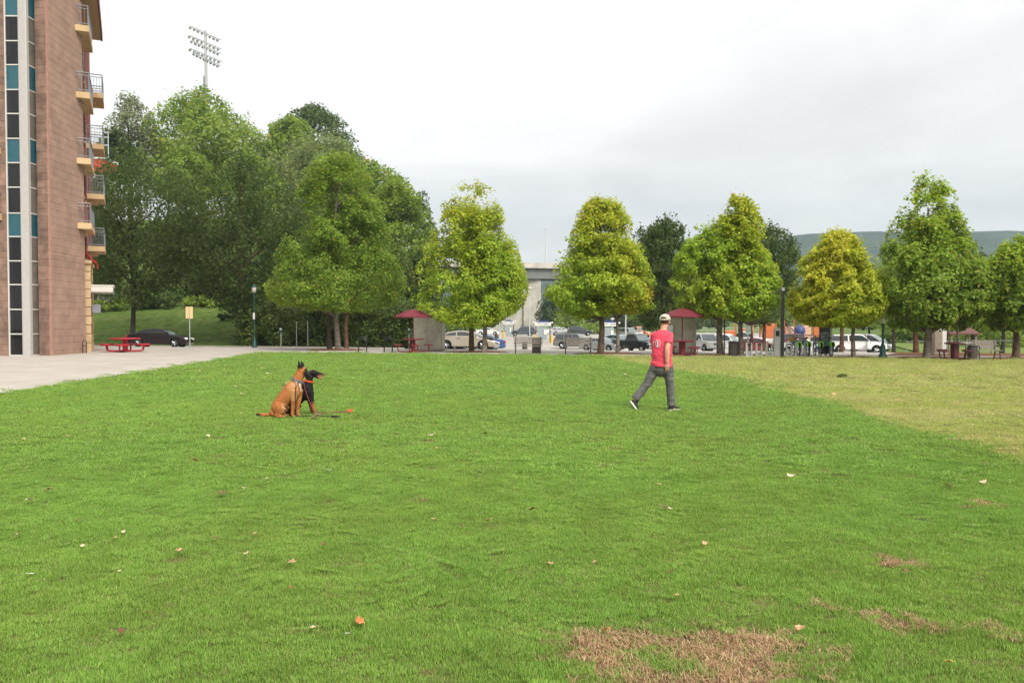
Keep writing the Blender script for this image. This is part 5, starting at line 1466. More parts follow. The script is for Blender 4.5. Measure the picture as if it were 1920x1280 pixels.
def bicycle(label, p, rz, accent=None):
    t = thing('bicycle', label, 'bicycle', p, rz, 'bike share bicycles')
    for x, nm in ((-.53, 'rear'), (.55, 'front')):
        q = MB(); k = 28
        q.tube([(x + .315*math.cos(2*math.pi*i/k), 0, .34 + .315*math.sin(2*math.pi*i/k)) for i in range(k + 1)], .026, 7, hint=(0, 1, 0), cap=False); w_ = q.build('wheel', tyre_m, t, smooth=True)
        q = MB()
        q.tube([(x + .285*math.cos(2*math.pi*i/k), 0, .34 + .285*math.sin(2*math.pi*i/k)) for i in range(k + 1)], .013, 5, hint=(0, 1, 0), cap=False)
        for i in range(14): a_ = 2*math.pi*i/14; q.tube([(x, .02*(-1)**i, .34), (x + .285*math.cos(a_), 0, .34 + .285*math.sin(a_))], .003, 4)
        q.tube([(x, -.06, .34), (x, .06, .34)], .03, 8); q.build('rim', rim_m, w_)
    q = MB()
    for a_, b_, r_ in (((-.12, 0, .30), (-.22, 0, .86), .02), ((-.12, 0, .30), (.36, 0, .62), .032), ((-.2, 0, .62), (.36, 0, .66), .022), ((-.12, 0, .30), (-.53, .05, .34), .014), ((-.12, 0, .30), (-.53, -.05, .34), .014), ((-.2, 0, .6), (-.53, .05, .34), .012), ((-.2, 0, .6), (-.53, -.05, .34), .012),
                       ((.36, 0, .60), (.40, 0, .98), .024), ((.38, .05, .70), (.55, .05, .34), .016), ((.38, -.05, .70), (.55, -.05, .34), .016)): q.tube([a_, b_], r_, 7)
    q.build('frame', bluef, t)
    q = MB(); q.ell((-.24, 0, .93), (.15, .09, .045), 12, 6); q.build('saddle', seatm, t, smooth=True)
    q = MB(); q.tube([(.36, -.30, 1.06), (.42, -.12, 1.03), (.42, .12, 1.03), (.36, .30, 1.06)], .014, 7)
    for s_ in (-1, 1): q.tube([(.36, .30*s_, 1.06), (.26, .32*s_, 1.04)], .02, 7)
    q.tube([(.40, 0, .96), (.42, 0, 1.04)], .02, 7); q.build('handlebar', seatm, t)
    k = 12
    for side, x, (a0, a1) in (('rear', -.53, (20, 190)), ('front', .55, (30, 150))):
        q = MB(); V = []; Fs = []
        for i in range(k + 1):
            a_ = R(lerp(a0, a1, i/k))
            for y, rr in ((-.05, .33), (-.035, .37), (.035, .37), (.05, .33)): V.append((x + rr*math.cos(a_), y, .34 + rr*math.sin(a_)))
        for i in range(k):
            for j in range(3): Fs.append((i*4+j, i*4+j+1, (i+1)*4+j+1, (i+1)*4+j))
        q.add(V, Fs); f_ = q.build('fender', blackm if side == 'rear' else bluef, t)
        sd_ = f_.modifiers.new('thick', 'SOLIDIFY'); sd_.thickness = .006
    q = MB(); pg_ = [(-.88, .50), (-.66, .48), (-.40, .58), (-.42, .72), (-.60, .76), (-.82, .68)]; q.prism(pg_, -.10, -.06); q.prism(pg_, .06, .10); q.box((-.68, 0, .725), (.24, .12, .03)); q.build('skirt_guard', limef, t)
    q = MB(); q.bx(.46, .74, -.17, .17, .72, .75); q.bx(.46, .49, -.17, .17, .75, .95); q.bx(.71, .74, -.17, .17, .75, .95); q.build('basket', bktm if accent is None else accent, t)
    for s_ in (-1, 1): q = MB(); q.tube([(-.12, .05*s_, .30), (-.12 + .12*s_, .08*s_, .30 - .10*s_)], .012, 6); q.box((-.12 + .12*s_, .13*s_, .30 - .10*s_), (.09, .10, .025)); q.build('crank', ironm, t)
for px, lb, ac in ((1504, 'bike share bicycle with amber basket nearest the docks', ylf), (1522, 'blue bicycle with lime fender, left of the three at the map panel', None), (1545, 'blue bicycle with lime fender in the middle of the three', None), (1566, 'blue bicycle with lime fender against the map panel', None)):
    p = ground(px, 668); bicycle(lb, (p.x - .15, p.y + .5, p.z), R(84), ac)
p = ground(1564, 669); s = p.y / F; t = thing('map_panel', 'dark bike share map panel with pale post behind the bicycles', 'map panel', (p.x, p.y + 1.2, p.z))
q = MB(); q.bx(-.30, .22, -.05, .05, .1, 57*s); q.build('panel', blackm, t, bevel=.015)
q = MB(); q.bx(-.26, .18, -.058, -.05, .5, 46*s); mp_ = q.build('map_sheet', mat('map_print', (.10, .14, .15), .3, col2=(.32, .38, .36), vscale=7, lo=.5, hi=.55), t)
q = MB(); q.bx(-.28, .20, -.062, -.05, 47*s, 54*s); q.build('header', mat('map_header', (.03, .06, .10), .4), t)
q = MB(); q.bx(.225, .33, -.07, .07, 0, 58*s); q.build('side_post', dockm, t, bevel=.01)
# paved pad of the station
pA, pB = ground(1395, 669), ground(1580, 671)
# stone pylon with white panel, shelter
p = gat(1760, 44); t = thing('stone_pylon', 'short stone pylon with a white panel right of the tallest street tree', 'pylon', p, -.1); s = 44 / F
q = MB(); q.bx(-.30, .10, -.25, .25, 0, 48*s); q.build('stone_shaft', stonem, t, bevel=.02)
q = MB(); q.bx(.105, .32, -.20, .20, .25, 49*s); q.build('white_panel', whitem, t, bevel=.01)
q = MB(); q.bx(-.34, .36, -.30, .30, 0, .12); q.build('base', stonem, t, bevel=.02)
p = gat(1798, 55); t = thing('picnic_shelter', 'brown hip-roofed picnic shelter behind the right-hand trees', 'shelter', p, -.1); s = 55 / F
hz = at(1798, 624, 55).z - p.z; w = 24 * s
q = MB(); q.add([(-w*1.1, -w, hz), (w*1.1, -w, hz), (w*1.1, w, hz), (-w*1.1, w, hz), (-w*.4, 0, hz + .62), (w*.4, 0, hz + .62), (-w*1.1, -w, hz - .1), (w*1.1, -w, hz - .1), (w*1.1, w, hz - .1), (-w*1.1, w, hz - .1)],
    [(0, 1, 5, 4), (1, 2, 5), (2, 3, 4, 5), (3, 0, 4), (6, 7, 1, 0), (7, 8, 2, 1), (8, 9, 3, 2), (9, 6, 0, 3), (9, 8, 7, 6)]); q.build('roof', browng, t)
for sx in (-1, 1):
    for sy_ in (-1, 1): q = MB(); q.bx(sx*w*.9 - .06, sx*w*.9 + .06, sy_*w*.8 - .06, sy_*w*.8 + .06, 0, hz - .08); q.build('post', woodm, t)
q = MB(); q.tube([(-w*.9, -w*.8, .75), (w*.9, -w*.8, .75)], .03, 6); q.tube([(w*.9, -w*.8, .4), (w*.9, w*.8, .4)], .03, 6); q.build('rail', galv, t)
# a low rail along the park side
t = thing('hand_rail', 'low grey pipe rail behind the right-hand picnic table', 'railing', gat(1700, 56)); A = gat(1700, 56); B = gat(1905, 50)
q = MB(); q.tube([(0, 0, .8), tuple(B - A + Vector((0, 0, .8)))], .03, 6); q.build('rail', galv, t)
for k in range(6):
    c = (B - A) * (k / 5); q = MB(); q.tube([(c.x, c.y, c.z), (c.x, c.y, c.z + .8)], .028, 6); q.build('post', galv, t)
# pay stations with their bollards
def pay(px, D, label, rz=0.0, txt='PAY HERE', w=2.5, h=2.9):
    p = gat(px, D); t = thing('pay_station', label, 'pay station', p, rz, 'parking pay stations')
    for s_ in (-1, 1): q = MB(); q.bx(s_*w*.40 - .05, s_*w*.40 + .05, -.05, .05, 0, h - .55); q.build('post', blackm, t)
    q = MB(); q.bx(-w/2 + .1, w/2 - .1, -.16, .16, h - .62, h - .10); q.build('sign_board', whitem, t, bevel=.02)
    q = MB(); q.prism([(-w/2 + .25, h - .1)] + [(lerp(-w/2 + .25, w/2 - .25, k/8), h - .1 + .26*math.sin(math.pi*k/8)) for k in range(1, 8)] + [(w/2 - .25, h - .1)], -.18, .18); q.build('canopy', bluem, t)
    for s_ in (-1, 1): q = MB(); q.ell((s_*(w/2 + .05), 0, h - .16), (.17, .17, .12), 10, 6); q.build('end_lamp', whitem, t, smooth=True)
    q = MB(); q.bx(-w*.30, w*.22, -.03, .03, .25, h - .75); q.build('panel', mat('pay_panel', (.30, .34, .35), .25), t)
    q = MB(); q.bx(w*.06, w*.20, -.12, .0, 1.0, 1.75); q.build('machine', whitem, t, bevel=.02)
    text_mesh(txt, .36, blackm, t, (0, -.166, h - .36), (math.pi/2, 0, 0))
    return t
pay(1018, 118, 'pay station with blue canopy behind the left bench')
pay(1143, 112, 'pay station with blue canopy behind the yellow topped tree trunk')
pay(954, 140, 'pay station with blue canopy at the foot of the bridge pier', w=2.0)
for px, D, lb in ((1034, 112, 'yellow bollard right of the pay station behind the left bench'), (1003, 112, 'yellow bollard left of the pay station behind the left bench'), (944, 138, 'yellow bollard at the pay station by the bridge pier')):
    q = MB(); q.lathe((0, 0, 0), [(.16, 0), (.16, 1.0), (.12, 1.1), (.03, 1.14)], 12)
    tag(q.build('bollard', yellowm, smooth=True, loc=gat(px, D)), lb, 'bollard', 'yellow bollards')
p = gat(1060, 74); q = MB(); q.prism([(-2.6, 0), (-2.2, .10), (-.5, .14), (1.5, .10), (2.6, 0)], -.25, .25)
tag(q.build('island_kerb', asph, loc=p), kind='structure')
q = MB()
for k in range(30): q.tube([(k * 3.0 - 35, 0, 0), (k * 3.0 - 35, 0, 1.1)], .05, 5)
for z in (.55, 1.1): q.tube([(-35, 0, z), (52, 0, z)], .05, 5)
tag(q.build('guard_rail', galv, loc=gat(1000, 190)), 'grey guard rail along the back of the parking lot', 'railing')
# painted bay lines
q = MB()
for row_v, n_, x0 in ((70, 14, -4), (92, 16, -8)):
    for k in range(n_):
        x = x0 + k * 2.9; y0 = row_v - .22 * x
        V = []
        for (xx, yy) in ((x, y0), (x + .12, y0), (x + .12 + 1.0, y0 + 5), (x + 1.0, y0 + 5)): V.append((xx, yy, zg(xx, yy) + .012))
        q.add(V, [(0, 1, 2, 3)])
tag(q.build('bay_markings', whitem), kind='structure')
# ------------------------------------------------------------------ people and animals
def fuse(mb, voxel, smooth=4, disp=None):
    """fuse overlapping closed shapes into one continuous skin"""
    me = mb.mesh('fuse'); o = bpy.data.objects.new('fuse', me); COL.objects.link(o)
    r_ = o.modifiers.new('remesh', 'REMESH'); r_.mode = 'VOXEL'; r_.voxel_size = voxel; r_.use_smooth_shade = True
    s_ = o.modifiers.new('smooth', 'SMOOTH'); s_.iterations = smooth; s_.factor = .5
    dg = bpy.context.evaluated_depsgraph_get(); ev = o.evaluated_get(dg)
    m2 = bpy.data.meshes.new_from_object(ev)
    bpy.data.objects.remove(o)
    m2.polygons.foreach_set('use_smooth', [True]*len(m2.polygons))
    if disp:
        n = len(m2.vertices); co = np.empty(n*3, np.float32); m2.vertices.foreach_get('co', co); co = co.reshape(-1, 3)
        no = np.empty(n*3, np.float32); m2.vertices.foreach_get('normal', no); no = no.reshape(-1, 3)
        d = np.array([disp(Vector(p)) for p in co], np.float32)
        m2.vertices.foreach_set('co', (co + no * d[:, None]).ravel()); m2.update()
    return m2
def colour(me, fn):
    n = len(me.vertices); co = np.empty(n*3, np.float32); me.vertices.foreach_get('co', co)
    no = np.empty(n*3, np.float32); me.vertices.foreach_get('normal', no)
    a = me.attributes.new('col', 'FLOAT_COLOR', 'POINT'); c = np.ones((n, 4), np.float32)
    for i, (p, q) in enumerate(zip(co.reshape(-1, 3), no.reshape(-1, 3))): c[i, :3] = fn(Vector(p), Vector(q))
    a.data.foreach_set('color', c.ravel())
def mixc(a, b, t):
    t = min(1, max(0, t)); return tuple(x + (y - x) * t for x, y in zip(a, b))

# --- the walking man (picture-aligned local frame: X right, Y away, Z up; he walks right and away)
mp = ground(1242, 770)
man = thing('person', 'man in a red T-shirt, grey jeans and pale cap walking across the lawn', 'person', mp)
skin = mat('skin', (0.56, 0.30, 0.20), 0.55, spec=0.35, var=0.06, vscale=9)
shirt_m = mat('shirt_red', (0.70, 0.075, 0.12), 0.8, spec=0.15, var=0.06, vscale=6)
jean_m = mat('jeans_grey', (0.100, 0.098, 0.096), 0.85, spec=0.15, col2=(0.175, 0.172, 0.168), vscale=4, lo=.42, hi=.7, var=0.12)
hair_m = mat('hair_brown', (0.045, 0.028, 0.018), 0.7)
cap_m = mat('cap_khaki', (0.47, 0.44, 0.36), 0.8, var=0.06, vscale=8)
shoe_m = mat('shoe_black', (0.018, 0.018, 0.02), 0.6); sole_m = mat('sole_white', (0.72, 0.72, 0.70), 0.6)
TR = Vector((.77, -.64, 0))                                 # his right, seen from behind and the side
TF = Vector((.64, .77, 0))                                  # his front
def tor(c, r, f): return Vector(c)
hipR, kneeR, ankR = Vector((.075, -.05, .88)), Vector((.135, -.03, .49)), Vector((.165, .00, .09))
hipL, kneeL, ankL = Vector((-.085, .07, .88)), Vector((-.27, .07, .50)), Vector((-.505, .05, .20))
shR, elR, wrR = Vector((.118, -.118, 1.405)), Vector((.045, -.215, 1.16)), Vector((.045, -.215, .895))
shL, elL, wrL = Vector((-.145, .115, 1.405)), Vector((-.12, .33, 1.19)), Vector((.12, .33, 1.08))
tc_ = Vector((-.02, 0, 0))
hd = Vector((.045, .035, 1.655)); HF = Vector((.42, .90, -.02)).normalized(); HR = Vector((.90, -.42, 0)).normalized()
def ring_tube(mb, rows, n=20):
    """rows: (centre, right-vector, front-vector, half width, half depth)"""
    V = []; Fs = []
    for c, r_, f_, a_, b_ in rows:
        for k in range(n):
            t = 2*math.pi*k/n; V.append(Vector(c) + r_ * (a_*math.cos(t)) + f_ * (b_*math.sin(t)))
    m = len(rows)
    for i in range(m-1):
        for k in range(n): Fs.append((i*n+k, i*n+(k+1)%n, (i+1)*n+(k+1)%n, (i+1)*n+k))
    Fs += [tuple(range(n))[::-1], tuple((m-1)*n+k for k in range(n))]
    mb.add(V, Fs)
def torso(mb, g_=0.0, z0=.80, z1=1.50):
    rows = []
    for z, a_, b_, dx_ in ((.80, .165, .125, 0), (.88, .178, .138, 0), (.98, .176, .138, 0), (1.10, .178, .136, .004), (1.22, .188, .136, .008), (1.33, .192, .130, .012), (1.40, .176, .112, .018), (1.455, .128, .088, .026), (1.50, .078, .066, .032)):
        if z0 <= z <= z1: rows.append((tc_ + Vector((dx_, dx_ * .4, z)), TR, TF, a_ + g_, b_ + g_))
    ring_tube(mb, rows)
# body: one continuous figure
b = MB()
torso(b, -.012, .80, 1.52)
b.tube([(.005, .008, 1.46), (.022, .02, 1.52), (.035, .028, 1.58)], [.070, .064, .062], 14)
MH = Matrix((HR, HF, Vector((0, 0, 1)))).transposed()
b.ell(hd + Vector((0, 0, .025)), (.086, .106, .108), 18, 14, MH)
b.ell(hd + HF * .030 + Vector((0, 0, -.045)), (.064, .078, .082), 16, 12, MH)
b.ell(hd + HF * .085 + Vector((0, 0, -.095)), (.030, .026, .028), 12, 8, MH)              # chin
b.tube([hd + HF * .098 + Vector((0, 0, .025)), hd + HF * .122 + Vector((0, 0, -.028)), hd + HF * .098 + Vector((0, 0, -.036))], [.011, .018, .012], 10)  # nose
for s_ in (-1, 1):
    b.ell(hd + HR * (.088 * s_) + Vector((0, 0, -.012)) - HF * .008, (.012, .022, .034), 10, 8, MH)   # ears
    b.ell(hd + HF * .085 + HR * (.034 * s_) + Vector((0, 0, .038)), (.026, .012, .010), 10, 6, MH)     # brow
b.ell(hd + HF * .098 + Vector((0, 0, -.066)), (.026, .010, .008), 10, 6, MH)                # lips
for sh, el, wr in ((shR, elR, wrR), (shL, elL, wrL)):
    b.tube([sh, sh.lerp(el, .35), sh.lerp(el, .7), el, el.lerp(wr, .25), el.lerp(wr, .6), wr], [.056, .055, .050, .045, .049, .041, .031], 14)
def hand(mb, wr, d, n, curl, flip=1):
    """palm, four fingers and a thumb; d along the hand, n palm normal"""
    d = d.normalized(); n = (n - d * n.dot(d)).normalized(); s_ = d.cross(n) * flip
    mb.ell(wr + d * .045, (.043, .017, .055), 12, 8, Matrix((s_, n, d)).transposed())
    for k, (o_, ln) in enumerate(((-.031, .070), (-.010, .080), (.011, .076), (.030, .060))):
        p0 = wr + d * .085 + s_ * o_
        d1 = (d + n * curl * .4).normalized(); d2 = (d + n * curl).normalized(); d3 = (d * .6 + n * curl * 1.5).normalized()
        p1 = p0 + d1 * ln * .45; p2 = p1 + d2 * ln * .32; p3 = p2 + d3 * ln * .28
        mb.tube([wr + d * .05 + s_ * o_ * .9, p0, p1, p2, p3], [.0095, .0095, .009, .008, .0065], 8)
    t0 = wr + d * .025 - s_ * .035
    mb.tube([wr + d * .015 - s_ * .015, t0 + n * .008, t0 + d * .035 - s_ * .016 + n * .014, t0 + d * .062 - s_ * .014 + n * .024], [.014, .013, .011, .008], 8)
hand(b, wrR, Vector((.0, .03, -1)), Vector((.25, .6, 0)), .45, 1)
hand(b, wrL, Vector((.85, -.15, -.25)), Vector((0, 0, -1)), .6, 1)
for hp, kn, an in ((hipR, kneeR, ankR), (hipL, kneeL, ankL)):
    b.tube([hp + Vector((0, 0, .02)), hp.lerp(kn, .3), hp.lerp(kn, .75), kn, kn.lerp(an, .3), kn.lerp(an, .7), an], [.080, .074, .056, .050, .052, .040, .034], 14)
b.tube([ankR, ankR + Vector((.03, .02, -.04)), ankR + Vector((.11, .07, -.055)), ankR + Vector((.16, .10, -.06))], [.034, .038, .032, .022], 12)
b.tube([ankL, ankL + Vector((-.02, 0, -.04)), ankL + Vector((.01, 0, -.10)), ankL + Vector((.045, 0, -.15))], [.034, .038, .032, .022], 12)
body = link('body', fuse(b, .0075, 3), skin, man)
eye_m = mat('eye', (.7, .7, .7), .2); q = MB()
for s_ in (-1, 1): q.ell(hd + HF * .088 + HR * (.033 * s_) + Vector((0, 0, .018)), (.013, .010, .009), 10, 6, MH)
q.build('eyes', eye_m, man, smooth=True)
# T-shirt
b = MB(); torso(b, .016, .86, 1.51)
rows = [(tc_ + Vector((0, 0, .82)), TR, TF, .214, .172), (tc_ + Vector((0, 0, .90)), TR, TF, .206, .164)]
ring_tube(b, rows)
for sh, el, l_ in ((shR, elR, .62), (shL, elL, .60)):
    b.tube([sh + Vector((0, 0, .0)) + (tc_ + Vector((0, 0, sh.z)) - sh) * .35, sh, sh.lerp(el, .25), sh.lerp(el, .45), sh.lerp(el, l_)], [.060, .064, .066, .067, .072], 16)
def cloth(p, s1=14, a1=.006):
    return a1 * mnoise.noise((p.x * 5, p.y * 5, p.z * s1)) + .004 * mnoise.noise((p.x * 18, p.y * 18, p.z * 22 + p.x * 20))
shirt_me = fuse(b, .011, 5, lambda p: cloth(p) * (2.2 if p.z < 1.15 else 1.4))
shirt = link('t_shirt', shirt_me, shirt_m, man)
# flat white print on the back
from mathutils.bvhtree import BVHTree
bvh = BVHTree.FromPolygons([v.co.copy() for v in shirt_me.vertices], [tuple(p.vertices) for p in shirt_me.polygons])
def decal(outlines, name, m, parent, U, Wd, C, back):
    q = MB()
    for poly in outlines:
        V = []
        for (u, w) in poly:
            u, w = u * .85, w * .85; o_ = C + U * u + Vector((0, 0, w)) + back * .5
            h = bvh.ray_cast(o_, -back)
            V.append((h[0] + back * .004) if h[0] is not None else C + U * u + Vector((0, 0, w)))
        n = len(V)//2
        q.add(V, [(k, k+1, n+k+1, n+k) for k in range(n-1)])
    return q.build(name, m, parent)
def arc(cx_, cz, rx, rz_, a0, a1, th, n=18):
    o_ = [(cx_ + (rx)*math.cos(R(lerp(a0, a1, k/n))), cz + rz_*math.sin(R(lerp(a0, a1, k/n)))) for k in range(n+1)]
    i_ = [(cx_ + (rx-th)*math.cos(R(lerp(a0, a1, k/n))), cz + (rz_-th)*math.sin(R(lerp(a0, a1, k/n)))) for k in range(n+1)]
    return o_ + i_
back = -TF
ov = [arc(.02, 0, .062, .085, 0, 360, .010), arc(-.085, 0, .030, .062, 70, 290, .010), arc(-.085, .03, .012, .012, 0, 360, .011)]
fig = [(.012, .05), (.035, .055), (.03, .03), (.045, .0), (.03, -.03), (.04, -.06)]; fig2 = [(-.005, .045), (.015, .03), (.0, .0), (.01, -.02), (-.02, -.05), (-.005, -.07)]
ov.append(fig + fig2)
decal(ov, 'back_print', mat('print_white', (.75, .70, .70), .8), shirt, TR, None, tc_ + Vector((0, 0, 1.25)) + TR * -.015, back)
# jeans
b = MB()
ring_tube(b, [(tc_ + Vector((.0, 0, z)), TR, TF, a_, b_) for z, a_, b_ in ((.63, .06, .06), (.68, .13, .11), (.76, .178, .145), (.86, .182, .145), (.93, .176, .136))])
for hp, kn, an, e_ in ((hipR, kneeR, ankR, Vector((0, 0, 0))), (hipL, kneeL, ankL, Vector((0, 0, 0)))):
    b.tube([hp, hp.lerp(kn, .3), hp.lerp(kn, .7), kn, kn.lerp(an, .35), kn.lerp(an, .75), kn.lerp(an, .98)], [.100, .104, .092, .083, .078, .074, .082], 16)
jeans = link('jeans', fuse(b, .012, 4, lambda p: .007 * mnoise.noise((p.x * 7, p.y * 7, p.z * 20)) + .007 * mnoise.noise((p.x * 16, p.y * 9, p.z * 12))), jean_m, man)
q = MB(); ring_tube(q, [(tc_ + Vector((0, 0, z)), TR, TF, .184, .143) for z in (.895, .925)]); q.build('belt', shoe_m, man, smooth=True)
q = MB(); c = tc_ + back * .142 - TR * .09 + Vector((0, 0, .80)); q.box(c, (.10, .012, .11), rz=math.atan2(TR.y, TR.x)); q.build('back_pocket', jean_m, jeans, bevel=.004)
q = MB(); c = tc_ - TR * .190 + Vector((0, 0, .83)); q.tube([c + Vector((0, 0, .06)), c + Vector((-.02, -.01, .0)), c + Vector((-.015, -.01, -.10)), c + Vector((.0, 0, -.12))], .012, 6); q.ell(c + Vector((-.015, -.01, -.06)), (.018, .018, .045), 8, 6); q.build('key_clip', shoe_m, man)
# cap and hair
q = MB(); q.ell(hd + Vector((0, 0, .028)) - HF * .008, (.093, .111, .096), 16, 12, MH); hm = fuse(q, .009, 2)
bm = bmesh.new(); bm.from_mesh(hm); bmesh.ops.delete(bm, geom=[v for v in bm.verts if (v.co - hd).dot(HF) > .055 or v.co.z < hd.z - .055], context='VERTS'); bm.to_mesh(hm); bm.free()
link('hair', hm, hair_m, man)
q = MB(); V = []; Fs = []; n = 24; rowsz = ((.015, 1.02), (.045, 1.04), (.075, .99), (.105, .84), (.125, .58), (.136, .28), (.140, .04))
for zq, k_ in rowsz:
    for k in range(n):
        t = 2*math.pi*k/n; V.append(hd + HR * (.099*k_*math.cos(t)) + HF * (.119*k_*math.sin(t)) + Vector((0, 0, zq)))
for i in range(len(rowsz)-1):
    for k in range(n):
        ang = 2*math.pi*(k+.5)/n
        if i < 2 and abs((ang - 3*math.pi/2)) < .42 and i >= 0 and not (i == 0): continue       # the gap above the strap
        Fs.append((i*n+k, i*n+(k+1)%n, (i+1)*n+(k+1)%n, (i+1)*n+k))
Fs.append(tuple((len(rowsz)-1)*n+k for k in range(n)))
q.add(V, Fs); cap = q.build('cap', cap_m, man, smooth=True, angle=70); sd_ = cap.modifiers.new('thick', 'SOLIDIFY'); sd_.thickness = .004
q = MB(); V = []; Fs = []
for j in range(4):
    for k in range(13):
        t = R(lerp(20, 160, k/12)); e_ = j/3
        V.append(hd + HR * (.098*math.cos(t)) + HF * (.115*math.sin(t) + e_*.075*math.sin(t)**.7) + Vector((0, 0, .020 - e_*.018 - .012*e_*abs(math.cos(t)))))
Fs = [(j*13+k, j*13+k+1, (j+1)*13+k+1, (j+1)*13+k) for j in range(3) for k in range(12)]
q.add(V, Fs); vz = q.build('visor', cap_m, cap, smooth=True); sd_ = vz.modifiers.new('thick', 'SOLIDIFY'); sd_.thickness = .005
# shoes
def shoe(heel, toe, up_, label=None):
    heel, toe = Vector(heel), Vector(toe); d = (toe - heel).normalized(); Ln = (toe - heel).length
    up_ = (Vector(up_) - d * Vector(up_).dot(d)).normalized(); s_ = d.cross(up_)
    q = MB(); rows = []
    for t, w_, h_ in ((-.02, .022, .05), (.05, .036, .075), (.30, .040, .085), (.55, .043, .062), (.80, .046, .045), (.95, .034, .032), (1.02, .012, .015)):
        rows.append((heel + d * (Ln * t) + up_ * (h_ * .5 + .018), s_, up_, w_, h_ * .55))
    ring_tube(q, rows, 14); q.tube([heel + d * .06 + up_ * .06, heel + d * .065 + up_ * .11], [.040, .042], 12)
    sh_ = q.build('shoe', shoe_m, man, smooth=True, angle=60)
    q = MB(); V = []
    prof_ = [(-.03, .02), (.0, .036), (.25, .040), (.5, .042), (.78, .048), (.95, .036), (1.03, .010)]
    pl = [(t, w_) for t, w_ in prof_] + [(t, -w_) for t, w_ in prof_[::-1]]
    for o_ in (0, .024):
        for t, w_ in pl: V.append(heel + d * (Ln * t) + s_ * w_ + up_ * o_)
    n = len(pl); q.add(V, [tuple(range(n)), tuple(range(n, 2*n))[::-1]] + [(i, n+i, n+(i+1)%n, (i+1)%n) for i in range(n)])
    q.build('sole', sole_m, sh_)
shoe(ankR + Vector((-.05, -.03, -.085)), ankR + Vector((.185, .125, -.085)), (0, 0, 1))
shoe(ankL + Vector((-.085, .0, -.035)), ankL + Vector((.035, .0, -.195)), (.8, 0, .55))

# --- the two sitting dogs
dp = ground(548, 782)
fur = mat('dog_fur', (.3, .15, .06), 0.75, spec=0.25, attr='col', var=0.18, vscale=22, bump=0.6, bscale=120, dist=.006)
claw = mat('dog_nose', (.012, .011, .011), .35, spec=.6)
tongue = mat('dog_mouth', (.50, .17, .17), .4, spec=.5)
def Z(zx, zy): return (zx - 750) / 921.0, (1040 - zy) / 921.0
def pt(zx, zy, y=0.0): a_, c = Z(zx, zy); return Vector((a_, y, c))
# tan dog
dp = dp + Vector((0, 0, .012))
dogA = thing('dog', 'tan shepherd dog with a black mask sitting nearer the camera', 'dog', dp)
b = MB()
b.tube([pt(470, 960), pt(520, 890), pt(590, 800), pt(670, 700), pt(745, 610), pt(805, 540)], [(.085, .080), (.118, .115), (.122, .122), (.128, .130), (.134, .140), (.112, .118)], 18, hint=(0, 1, 0))
b.ell(pt(800, 620), (.115, .105, .135), 16, 12)                                      # forechest
b.tube([pt(795, 560), pt(830, 480), pt(862, 400), pt(885, 340)], [(.112, .10), (.096, .090), (.084, .080), (.074, .070)], 16, hint=(0, 1, 0))
b.ell(pt(915, 315), (.088, .072, .074), 16, 12)                                      # skull
b.ell(pt(950, 335), (.055, .055, .050), 12, 10)
b.tube([pt(955, 335), pt(1000, 375), pt(1048, 415)], [(.044, .046), (.034, .036), (.024, .026)], 12)   # muzzle
b.tube([pt(950, 385), pt(985, 420), pt(1020, 448)], [(.026, .024), (.020, .02), (.014, .016)], 10)      # lower jaw
for s_, y in ((-1, -.045), (1, .045)):                                               # ears
    e0 = pt(888, 292, y); e1 = pt(882, 225, y * 1.2); e2 = pt(866, 150, y * 1.1)
    if s_ > 0: e0, e1, e2 = pt(905, 285, y), pt(903, 222, y * 1.2), pt(890, 158, y * 1.1)
    b.tube([e0, e1, e2], [(.044, .022), (.036, .014), (.008, .006)], 10, hint=(0, 1, 0))
for s_ in (-1, 1):                                                                    # front legs
    y = .075 * s_; dx_ = 0 if s_ < 0 else 45
    b.tube([pt(800 + dx_, 610, y), pt(790 + dx_, 690, y), pt(792 + dx_, 760, y), pt(785 + dx_, 840, y * .95), pt(775 + dx_, 930, y * .95), pt(768 + dx_, 1000, y * .95)], [(.074, .062), (.062, .050), (.050, .042), (.040, .036), (.033, .030), (.031, .031)], 12, hint=(0, 1, 0))
    b.ell(pt(782 + dx_, 1022, y * .95), (.040, .030, .022), 12, 8)
    for k in (-1, 0, 1): b.ell(pt(808 + dx_, 1027, y * .95 + k * .015), (.016, .010, .014), 8, 6)
    # hind legs: folded thigh, knee forward, hock at the back, long foot on the ground
    y = .10 * s_
    b.tube([pt(520, 930, y * .8), pt(575, 890, y * 1.1), pt(640, 880, y * 1.2)], [(.10, .07), (.105, .068), (.062, .05)], 14, hint=(0, 1, 0))
    b.tube([pt(648, 880, y * 1.2), pt(600, 950, y * 1.2), pt(520, 1005, y * 1.15)], [(.055, .045), (.048, .036), (.034, .028)], 12, hint=(0, 1, 0))
    b.tube([pt(505, 1012, y * 1.15), pt(570, 1022, y * 1.15), pt(625, 1026, y * 1.15)], [.026, .024, .022], 10)
    b.ell(pt(640, 1026, y * 1.15), (.036, .028, .020), 10, 8)
b.ell(pt(470, 980), (.085, .11, .075), 14, 10)                                        # rump
b.tube([pt(430, 990), pt(385, 1008), pt(320, 1012), pt(250, 1008), pt(175, 1004)], [.034, .030, .030, .034, .014], 10)   # tail
meA = fuse(b, .0085, 4, lambda p: .0025 * mnoise.noise((p.x * 40, p.y * 40, p.z * 40)))
tan, tan2, pale_, blk, sad = (.45, .175, .050), (.32, .10, .028), (.56, .34, .16), (.014, .012, .012), (.30, .11, .035)
